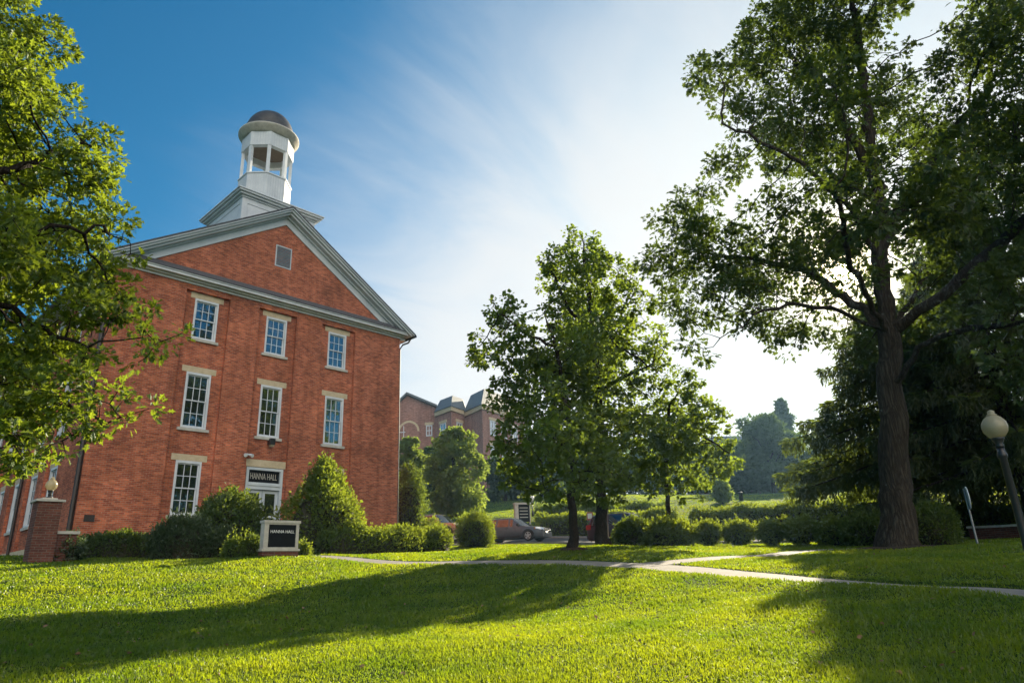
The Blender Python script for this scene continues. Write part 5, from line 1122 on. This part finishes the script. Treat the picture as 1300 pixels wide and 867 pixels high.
# ------------------------------------------------------------------ cars
def car(name, label, paint, pos, head, L_, Wd, Hh, kind):
    """x forward, y left, z up"""
    root = empty(name, pos, label, 'car', 'cars parked along the street', rz=head)
    hl = L_/2; w = Wd/2
    hood = 0.60*Hh; zb = 0.20
    if kind == 'wagon': st = [(-hl, .62, .62, .62, .90), (-hl+.10, .42, .60, .60, .97), (-hl+.16, .30, .62, .63, .98), (-hl+.55, .22, .64, .97, .99), (-hl+.85, .2, .645, .99, 1), (-hl+1.55, .2, .64, 1, 1), (-hl+1.65, .2, .64, 1, 1), (-hl+2.45, .2, .63, .99, 1), (-hl+2.55, .2, .63, .985, 1), (-hl+2.75, .2, .628, .95, 1), (-hl+3.42, .2, .62, .64, 1), (-hl+3.6, .22, .60, .615, .99), (hl-.45, .24, .54, .56, .96), (hl-.12, .30, .46, .50, .88), (hl, .34, .42, .43, .74)]
    else: st = [(-hl, .50, .60, .62, .92), (-hl+.06, .32, .61, .62, .97), (-hl+.10, .28, .62, .66, .98), (-hl+.32, .24, .63, .985, .99), (-hl+.50, .24, .63, 1, 1), (-hl+1.30, .24, .63, 1, 1), (-hl+1.42, .24, .63, 1, 1), (-hl+2.25, .24, .625, 1, 1), (-hl+2.35, .24, .625, .99, 1), (-hl+2.60, .24, .622, .96, 1), (-hl+3.18, .24, .615, .635, 1), (-hl+3.35, .25, .605, .62, .99), (hl-.35, .26, .57, .585, .97), (hl-.08, .32, .50, .53, .90), (hl, .36, .44, .45, .82)]
    rings = []
    for x, s_, b_, r_, wf in st:
        ws = w*wf; gh = max(r_-b_, 0.0); tum = 1-0.24*min(1, gh/0.36)
        zs = s_*Hh if s_ > .3 else max(s_*Hh*0.9, zb)
        if s_ <= .3: zs = zb
        zbelt, zr = b_*Hh, r_*Hh
        half = [(0, zs), (ws*.86, zs), (ws*.97, zs+.10*(zbelt-zs)), (ws, zs+.55*(zbelt-zs)), (ws*.965, zbelt), (ws*.965*tum, zbelt+(zr-zbelt)*.86), (ws*.965*tum*.86, zr-.004), (0, zr+0.02)]
        rings.append([(x, -y, z) for y, z in half]+[(x, y, z) for y, z in half[-2:0:-1]])
    n = len(rings[0]); V = [p for r in rings for p in r]; body = []; wins = {'windshield': [], 'rear_window': []}; side = {}
    ns = len(rings)
    for i in range(ns-1):
        for j in range(n):
            f = (i*n+j, (i+1)*n+j, (i+1)*n+(j+1) % n, i*n+(j+1) % n)
            on_side = j in (4, 9); top = j in (5, 6, 7, 8)
            if on_side and i in (3, 4, 6, 8): side.setdefault((i if i != 3 else 4, j), []).append(f)
            elif top and i == 9: wins['windshield'].append(f)
            elif top and i == 2: wins['rear_window'].append(f)
            elif on_side and i == 2 : body.append(f)
            else: body.append(f)
    body.append(tuple(range(n-1, -1, -1))); body.append(tuple((ns-1)*n+j for j in range(n)))
    bo = mesh_obj('body', V, [body], paint, root, True)
    def sub(name, fs, mat, par=root):
        ids = sorted({i for f in fs for i in f}); mp = {k: t for t, k in enumerate(ids)}
        return mesh_obj(name, [V[i] for i in ids], [[[mp[i] for i in f] for f in fs]], mat, par, True)
    for fs in side.values(): sub('side_window', fs, M['car_glass'])
    for k, fs in wins.items(): sub(k, fs, M['car_glass'])
    wr = 0.33 if kind == 'wagon' else 0.37; fx, rx = hl-.90, -hl+.92
    for x in (fx, rx):
        for sy in (-1, 1):
            T = lambda a, b_, c, x=x, sy=sy: (x+a, sy*b_, wr+c)
            ar = MB(T); k = 18
            pr = [(math.cos(t)*(wr+.075), math.sin(t)*(wr+.075)) for t in np.linspace(-0.35, math.pi+0.35, k)]
            ar.add([(a, w*.80, c) for a, c in pr]+[(a, w+.012, c) for a, c in pr], [tuple(range(k)), tuple(range(k, 2*k))]+[(i, i+1, k+i+1, k+i) for i in range(k-1)]); ar.build('wheel_arch', M['trim_black'], root)
            tv = MB(T)
            prof = [(wr*.62, w-.20), (wr*.96, w-.20), (wr, w-.17), (wr, w-.02), (wr*.95, w+.022), (wr*.66, w+.026)]; K = 24; b = []; fs = []
            for r, y in prof:
                for i in range(K): t = 2*math.pi*i/K; b.append((r*math.cos(t), y, r*math.sin(t)))
            for j in range(len(prof)-1):
                for i in range(K): fs.append((j*K+i, j*K+(i+1) % K, (j+1)*K+(i+1) % K, (j+1)*K+i))
            wh = empty('wheel'); wh.parent = root
            tv.add(b, fs); tv.build('tyre', M['tire'], wh, True)
            rm = MB(T); K = 20; rm.add([(wr*.65*math.cos(2*math.pi*i/K), w+.005, wr*.65*math.sin(2*math.pi*i/K)) for i in range(K)], [tuple(range(K))])
            rmo = rm.build('hub', M['trim_black'], wh)
            sp = MB(T)
            for q in range(5):
                t = 2*math.pi*q/5+.3; c_, s_ = math.cos(t), math.sin(t); a_, b2 = .055, .035
                sp.add([(c_*.04-s_*a_, w+.02, s_*.04+c_*a_), (c_*.04+s_*a_, w+.02, s_*.04-c_*a_), (c_*wr*.66+s_*b2, w+.028, s_*wr*.66-c_*b2), (c_*wr*.66-s_*b2, w+.028, s_*wr*.66+c_*b2)], [(0, 1, 2, 3)])
            K = 20; sp.add([(wr*r*math.cos(2*math.pi*i/K), w+.027, wr*r*math.sin(2*math.pi*i/K)) for r in (.68, .58) for i in range(K)], [(i, (i+1) % K, K+(i+1) % K, K+i) for i in range(K)])
            sp.add([(wr*.2*math.cos(2*math.pi*i/K), w+.03, wr*.2*math.sin(2*math.pi*i/K)) for i in range(K)], [tuple(range(K))]); sp.build('rim', M['rim'], wh)
    zh = (.47 if kind == 'wagon' else .50)*Hh
    for sy in (-1, 1):
        hd = MB(); hd.add([(hl-.02, sy*w*.50, zh-.09), (hl-.10, sy*w*.86, zh-.07), (hl-.42, sy*w*.955, zh+.01), (hl-.40, sy*w*.94, zh+.10), (hl-.13, sy*w*.80, zh+.07), (hl-.04, sy*w*.50, zh+.03)], [(0, 1, 4, 5), (1, 2, 3, 4)])
        for i, v in enumerate(hd.v): hd.v[i] = (v[0]+.035, v[1]*1.03, v[2]+.01)
        hd.build('headlight', M['head'], root)
        am = MB(); am.box(hl-.46, hl-.40, *sorted((sy*w*.93, sy*w*1.012)), zh-.02, zh+.08); am.build('indicator', M['amber'], root)
        tl = MB(); tl.box(-hl+.01, -hl+.30, *sorted((sy*w*.80, sy*w*1.008)), .50*Hh, .66*Hh); tl.build('taillight', M['tail'], root)
        mi = MB(); mx = -hl+(3.18 if kind == 'wagon' else 2.98); mi.box(mx-.05, mx+.08, *sorted((sy*w*.95, sy*(w+.17))), .63*Hh, .63*Hh+.13); mi.build('mirror', paint if kind == 'suv' else M['trim_black'], root)
        rr = MB(); rr.tube([(-hl+.75, sy*w*.66, Hh*1.0-.02), (-hl+.85, sy*w*.66, Hh+.05), (-hl+2.3, sy*w*.66, Hh+.05), (-hl+2.45, sy*w*.66, Hh-.02)], .02, 6); rr.build('roof_rail', M['trim_black'] if kind != 'suv' else M['steel'], root)
        dh = MB()
        for x in (-hl+2.28, -hl+1.38): dh.box(x, x+.18, *sorted((sy*w*.985, sy*(w+.02))), .545*Hh, .565*Hh)
        dh.build('door_handle', M['trim_black'], root)
        sk = MB(); sk.box(rx+.5, fx-.5, *sorted((sy*w*.93, sy*(w+.006))), .22, .36); sk.build('side_skirt', M['trim_black'], root)
    gr = MB(); gr.box(hl-.10, hl+.012, -w*.46, w*.46, zh-.06, zh+.03); gr.box(hl-.12, hl-.02, -w*.6, w*.6, zh-.32, zh-.18); gr.build('grille', M['trim_black'], root)
    MB().box(hl-.05, hl+.026, -.06, .06, zh-.045, zh+.015).build('badge', M['rim'], root)
    bp = MB(); bp.box(hl-.30, hl+.03, -w*.80, w*.80, .24, zh-.20); bp.box(-hl-.03, -hl+.25, -w*.86, w*.86, .30, .50); bp.build('bumper', M['trim_black'] if kind == 'suv2' else paint, root)
    MB().box(hl+.032, hl+.04, -.15, .15, zh-.30, zh-.22).build('licence_plate', M['plate'], root)
    return root
def on_road(px, d): p = at(px, 690, d); return np.array([p[0], p[1], h(p[0], p[1])+0.055])
HD = math.atan2(-.96, .27)
car('parked_wagon', 'grey station wagon parked facing right, its front showing beside the round bush', M['car_grey'], on_road(652, 45.5), HD+0.02, 4.75, 1.76, 1.50, 'wagon')
car('parked_suv', 'tan sport utility car half hidden behind the hedge and round bush', M['car_tan'], on_road(557, 50.0), HD-0.05, 4.6, 1.80, 1.72, 'suv')
car('parked_suv', 'dark red sport utility car partly hidden behind the thicker middle trunk', M['car_dark'], on_road(800, 40.5), HD-0.10, 4.5, 1.78, 1.62, 'suv')

# ------------------------------------------------------------------ name sign, piers, lamps, small signs
def name_sign():
    g = np.array([-4.34, -9.95, h(-4.34, -9.95)]); z0 = 2.70-g[2]; root = empty('name_sign', g, 'stone framed black HANNA HALL name sign on the lawn', 'sign', rz=-0.02)
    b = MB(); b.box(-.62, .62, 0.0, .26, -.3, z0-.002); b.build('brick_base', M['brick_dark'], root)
    f = MB(); f.box(-.66, .66, -.03, .30, z0, z0+.07); f.box(-.60, -.45, 0, .26, z0+.07, z0+.87); f.box(.50, .60, 0, .26, z0+.07, z0+.87); f.box(-.45, .50, 0.0, .26, z0+.07, z0+.12)
    f.box(-.45, .50, .0, .26, z0+.82, z0+.87); f.box(-.63, .64, -.03, .29, z0+.87, z0+.95); f.build('stone_frame', M['stone_grey'], root)
    p = MB(); p.box(-.45, .50, .03, .23, z0+.12, z0+.82); po = p.build('sign_panel', M['panel'], root)
    Mx = Matrix.Translation((.03, .022, z0+.60)) @ Matrix.Rotation(math.pi/2, 4, 'X') @ Matrix.Diagonal((0.98, 1, 1, 1))
    text_mesh('lettering', 'HANNA HALL', .135, M['letter'], po, Mx, .005)
name_sign()
def globe_lamp_top(root, z, r, on_post=True):
    gl = MB(); gl.lathe([(r*.45, 0), (r*.62, r*.12), (r*.92, r*.55), (r*1.0, r*.95), (r*.93, r*1.35), (r*.70, r*1.72), (r*.45, r*1.92), (r*.36, r*1.98)], (0, 0, z), 28); gl.build('globe', M['globe'], root, True)
    cp = MB(); cp.lathe([(r*.40, r*1.97), (r*.42, r*2.05), (r*.30, r*2.12), (r*.26, r*2.22), (r*.30, r*2.30), (r*.22, r*2.42), (r*.05, r*2.5)], (0, 0, z), 20); cp.build('finial', M['globe'], root, True)
    ho = MB(); ho.lathe([(r*.30, -r*.9), (r*.34, -r*.7), (r*.28, -r*.5), (r*.46, -r*.15), (r*.50, 0.0), (r*.44, .01)], (0, 0, z), 20); ho.build('lamp_holder', M['black'], root, True)
def pier():
    x0, x1, y0 = -10.27, -9.62, -5.8; zt = 4.40
    gz = h(-9.9, -5.5); root = empty('brick_pier', (-9.94, -5.5, gz), 'square brick pier with stone cap beside the left wall of the hall', 'pier'); o = np.array([-9.94, -5.5, gz])
    T = lambda x, y, z: (x-o[0], y-o[1], z-o[2])
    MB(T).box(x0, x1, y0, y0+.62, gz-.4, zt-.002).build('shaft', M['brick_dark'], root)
    c = MB(T); c.box(x0-.07, x1+.07, y0-.07, y0+.69, zt, zt+.07); c.box(x0+.12, x1-.12, y0+.12, y0+.5, zt+.07, zt+.13); c.build('cap', M['stone_grey'], root)
    lr = empty('pier_lamp', (-9.93, -5.49, zt+.132), 'small white globe lamp standing on the brick pier', 'lamp')
    b = MB(); b.lathe([(.10, 0), (.10, .03), (.05, .05), (.045, .12)], n=14); b.build('lamp_base', M['black'], lr, True); globe_lamp_top(lr, .24, .17)
    wx0, wx1 = x1+.002, -9.03; wr = empty('low_wall', ((wx0+wx1)/2, y0+.3, h(-9.3, -5.5)), 'low brick wall with stone coping to the right of the pier', 'wall'); o2 = np.array(wr.location)
    T2 = lambda x, y, z: (x-o2[0], y-o2[1], z-o2[2])
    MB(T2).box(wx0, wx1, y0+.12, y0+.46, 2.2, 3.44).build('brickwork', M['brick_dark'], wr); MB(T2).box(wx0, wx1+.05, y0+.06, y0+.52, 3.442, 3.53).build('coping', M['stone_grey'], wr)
pier()
def lamp_post():
    p = at(1266.5, 556, 12.0); gz = h(p[0], p[1]); root = empty('lamp_post', (p[0], p[1], gz), 'tall black lamp post with cream acorn globe at the right edge', 'lamp'); hh = p[2]-gz
    b = MB(); b.lathe([(.13, -.1), (.13, .06), (.09, .10), (.065, .30), (.055, .5), (.047, hh-.30), (.064, hh-.27), (.064, hh-.23), (.050, hh-.20), (.048, hh-.14)], n=20); b.build('post', M['black'], root, True)
    globe_lamp_top(root, hh, .165)
lamp_post()
def post_sign(name, label, base, zlo, zhi, w_, face, mat, rot, shape='oval', cat='sign', postr=.03):
    root = empty(name, base, label, cat, rz=rot); MB().tube([(0, 0, -.2), (0, 0, zhi-.05)], postr, 8).build('post', M['steel'], root)
    m_ = MB(); c, r = (zlo+zhi)/2, (zhi-zlo)/2; k = 24 if shape == 'oval' else 4
    if shape == 'oval': poly = [(w_/2*math.cos(2*math.pi*i/k), c+r*math.sin(2*math.pi*i/k)) for i in range(k)]
    else: poly = [(-w_/2, zlo), (w_/2, zlo), (w_/2, zhi), (-w_/2, zhi)]
    m_.prism(poly, -.055, -.035); so = m_.build('sign_plate', mat, root); return root, so
g = ground(1241, 690, 24); g2 = at(1227, 632, 24)[2]-g[2]
post_sign('road_sign', 'white oval sign seen almost edge on, on a thin leaning post left of the lamp', g, g2-.32, g2+.32, .56, None, M['sign_face'], YAW*-1+1.15, 'oval')
g = ground(751, 688, 42); zz = at(750, 655, 42)[2]-g[2]
rs, so = post_sign('parking_sign', 'small reddish sign on a thin post between the middle trunks', g, zz-.24, zz+.24, .36, None, M['sign_face'], -0.75, 'rect'); so.data.materials.clear(); so.data.materials.append(M['sign_red'])
MB().box(-.13, .13, -.06, -.056, zz-.15, zz+.16).build('sign_face', M['sign_face'], so)
def info_board():
    g = ground(664, 672, 55); s = pxm(664, 650, 55); z1 = at(664, 638, 55)[2]-g[2]; root = empty('information_board', g, 'pale framed dark information board behind the grey wagon', 'sign', rz=-0.45); w_ = 21*s/2
    f = MB(); f.box(-w_, -w_+.28, -.15, .15, -.2, z1-.14); f.box(w_-.06, w_, -.1, .1, -.2, z1-.14); f.box(-w_-.05, w_+.05, -.2, .2, z1-.14, z1); f.build('frame', M['stone_grey'], root)
    p = MB(); p.box(-w_+.28, w_-.06, -.06, .06, z1-1.45, z1-.14); po = p.build('board', M['panel'], root); t = MB()
    for k in range(4): t.box(-w_+.40, w_-.2, -.066, -.061, z1-.42-k*.24, z1-.36-k*.24)
    t.build('text_line', M['letter_dim'], po)
info_board()
def small_lamp(px, py, d, top, label):
    g = ground(px, py, d); z = at(px, top, d)[2]-g[2]; root = empty('lantern_post', g, label, 'lamp'); MB().lathe([(.10, -.1), (.10, .3), (.05, .5), (.04, z-.35)], n=10).build('post', M['black'], root, True)
    MB().lathe([(.12, z-.42), (.20, z-.15), (.17, z), (.03, z+.05)], n=12).build('lantern', M['sign_face'], root, True)
small_lamp(677, 668, 60, 630, 'white lantern on a slim post behind the information board')
g = ground(942, 640, 70); z = at(942, 624, 70)[2]-g[2]; ro = empty('bollard', g, 'short dark post on the sunlit hillside', 'post'); MB().lathe([(.20, -.2), (.20, z*.8), (.24, z*.82), (.24, z*.95), (.10, z)], n=14).build('post', M['black'], ro, True)
def retaining_wall():
    L_ = [ground(*p) for p in ((1232, 662, 33), (1275, 661, 32), (1330, 660, 31))]; o = L_[0]; root = empty('stone_wall', o, 'low brick retaining wall with pale coping at the far right', 'wall'); b = MB(); c = MB()
    for a, e in zip(L_[:-1], L_[1:]):
        d = unit((e-a)[:2]); nn = np.array([-d[1], d[0]])*.2
        for mb, z0, z1, k in ((b, -.4, .42, 1), (c, .422, .50, 1.3)):
            q = [a[:2]-nn*k, e[:2]-nn*k, e[:2]+nn*k, a[:2]+nn*k]; za = [a[2], e[2], e[2], a[2]]
            mb.add([(p[0]-o[0], p[1]-o[1], z+z0-o[2]) for p, z in zip(q, za)]+[(p[0]-o[0], p[1]-o[1], z+z1-o[2]) for p, z in zip(q, za)], [(0, 3, 2, 1), (4, 5, 6, 7), (0, 1, 5, 4), (1, 2, 6, 5), (2, 3, 7, 6), (3, 0, 4, 7)])
    b.build('brickwork', M['brick_dark'], root); c.build('coping', M['stone_grey'], root)
retaining_wall()
def mulch_ring(px, py, d, r):
    c = ground(px, py, d); K = 28; v = []; f = []
    for k, (rr, zz) in enumerate(((r, .0), (r*.85, .05), (r*.4, .09), (.0, .10))):
        for i in range(K):
            a = 2*math.pi*i/K; q = rr*(1+.08*math.sin(3*a+px)+.05*math.sin(7*a)); x, y = c[0]+q*math.cos(a), c[1]+q*math.sin(a); v.append((x, y, h(x, y)+zz))
    for k in range(3):
        for i in range(K): f.append((k*K+i, k*K+(i+1) % K, (k+1)*K+(i+1) % K, (k+1)*K+i))
    return tag(mesh_obj('mulch_bed', v, [f], M['mulch'], None, True), 'brown mulch round a tree foot', None, None, 'structure')
mulch_ring(1146, 696, 24, 1.25); mulch_ring(728, 697, 23.5, 0.5); mulch_ring(765, 693, 28, 0.7)

# ------------------------------------------------------------------ grass
def build_grass():
    rng = np.random.default_rng(5); K = 0
    d = np.linspace(5.6, 92, 600); dens = np.minimum(4200*(6.5/d)**1.8, 4200); w = dens*d*math.radians(86); cdf = np.cumsum(w)*(d[1]-d[0]); N_ = int(cdf[-1]*GRASS)
    dd = np.interp(rng.random(N_)*cdf[-1], cdf, d); az = YAW+np.radians(rng.random(N_)*86-43)
    X, Y = CAM[0]+np.sin(az)*dd, CAM[1]+np.cos(az)*dd
    pa, _ = poly_d(PATH_A, X, Y); pb, _ = poly_d(PATH_B, X, Y); pr, _ = poly_d(ROAD, X, Y)
    ok = (pa > 0.53+rng.random(N_)*.08+0.10*(dd > 18)) & (pb > 0.40+rng.random(N_)*.08) & (pr > 3.9) & ~((np.abs(X) < 7.8) & (Y > -0.05) & (Y < 24)) & ~((np.abs(X) < 1.2) & (Y > -2.8) & (Y < 0))
    for px, py, q, r in ((1146, 696, 24, 1.2), (728, 697, 23.5, .45), (765, 693, 28, .65)):
        c = at(px, py, q); ok &= np.hypot(X-c[0], Y-c[1]) > r
    X, Y, dd = X[ok], Y[ok], dd[ok]; n = len(X); Z = H(X, Y)-0.005
    tall = 1+0.35*np.sin(X*1.7+Y*0.9)*np.sin(Y*2.1-X*0.6)+0.2*np.sin(X*5.1)*np.sin(Y*4.7)
    hgt = (0.030+0.036*rng.random(n)**1.5)*tall*(1+dd*0.006)*np.clip(1.0-(dd-42)/40, 0.45, 1); wid = 0.0036*(0.7+0.6*rng.random(n))*np.maximum(1, dd/6.5)**1.05
    a = rng.random(n)*6.283; lean = 0.25+0.65*rng.random(n); la = a+math.pi/2+rng.normal(size=n)*0.6
    sx, sy = np.cos(a)*wid, np.sin(a)*wid; lx, ly = np.cos(la)*hgt*lean, np.sin(la)*hgt*lean
    o = np.zeros((n, 5, 3)); B = np.stack([X, Y, Z], 1)
    o[:, 0] = B-np.stack([sx, sy, 0*sx], 1); o[:, 1] = B+np.stack([sx, sy, 0*sx], 1)
    mid = B+np.stack([lx*.35, ly*.35, hgt*.62], 1); o[:, 2] = mid+np.stack([sx, sy, 0*sx], 1)*.8; o[:, 3] = mid-np.stack([sx, sy, 0*sx], 1)*.8
    o[:, 4] = B+np.stack([lx, ly, hgt*(1.0-.25*lean)], 1)
    b = (np.arange(n)*5)[:, None]; q = b+np.array([[0, 1, 2, 3]]); t = b+np.array([[3, 2, 4]])
    tag(mesh_obj('grass', o.reshape(-1, 3), [q, t], M['grass'], None), 'short mown grass of the lawn', None, None, 'stuff')
    # a scatter of dry leaves and clippings
    m_ = 900; k = rng.choice(n, m_, replace=False); k = k[dd[k] < 30]; P = np.stack([X[k], Y[k], Z[k]+0.035], 1); s = 0.03+0.05*rng.random(len(k))
    v, f = leaf_arrays(P, rnd_unit(len(k), rng)*[1, 1, .3], unit(rng.normal(size=(len(k), 3))*.4+[0, 0, 1]), s, s*.7)
    tag(mesh_obj('fallen_leaves', v, [f], M['deadleaf'], None), 'scattered dry leaves in the grass', None, None, 'stuff')
GRASS = 1.0
build_grass()

# ------------------------------------------------------------------ air
def haze():
    mt = bpy.data.materials.new('haze_air'); mt.use_nodes = True; nt = mt.node_tree; N = nt.nodes
    for n in list(N):
        if n.type == 'BSDF_PRINCIPLED': N.remove(n)
    out = [n for n in N if n.type == 'OUTPUT_MATERIAL'][0]; v = N.new('ShaderNodeVolumePrincipled'); v.inputs['Color'].default_value = (0.36, 0.64, 1.0, 1)
    v.inputs['Density'].default_value = HAZE; v.inputs['Anisotropy'].default_value = 0.5; nt.links.new(v.outputs[0], out.inputs['Volume'])
    b = MB(); b.box(-260, 300, -280, 280, -15, 48); o = b.build('haze', mt); tag(o, 'thin blue morning haze', None, None, 'stuff')
HAZE = 0.00026
haze()
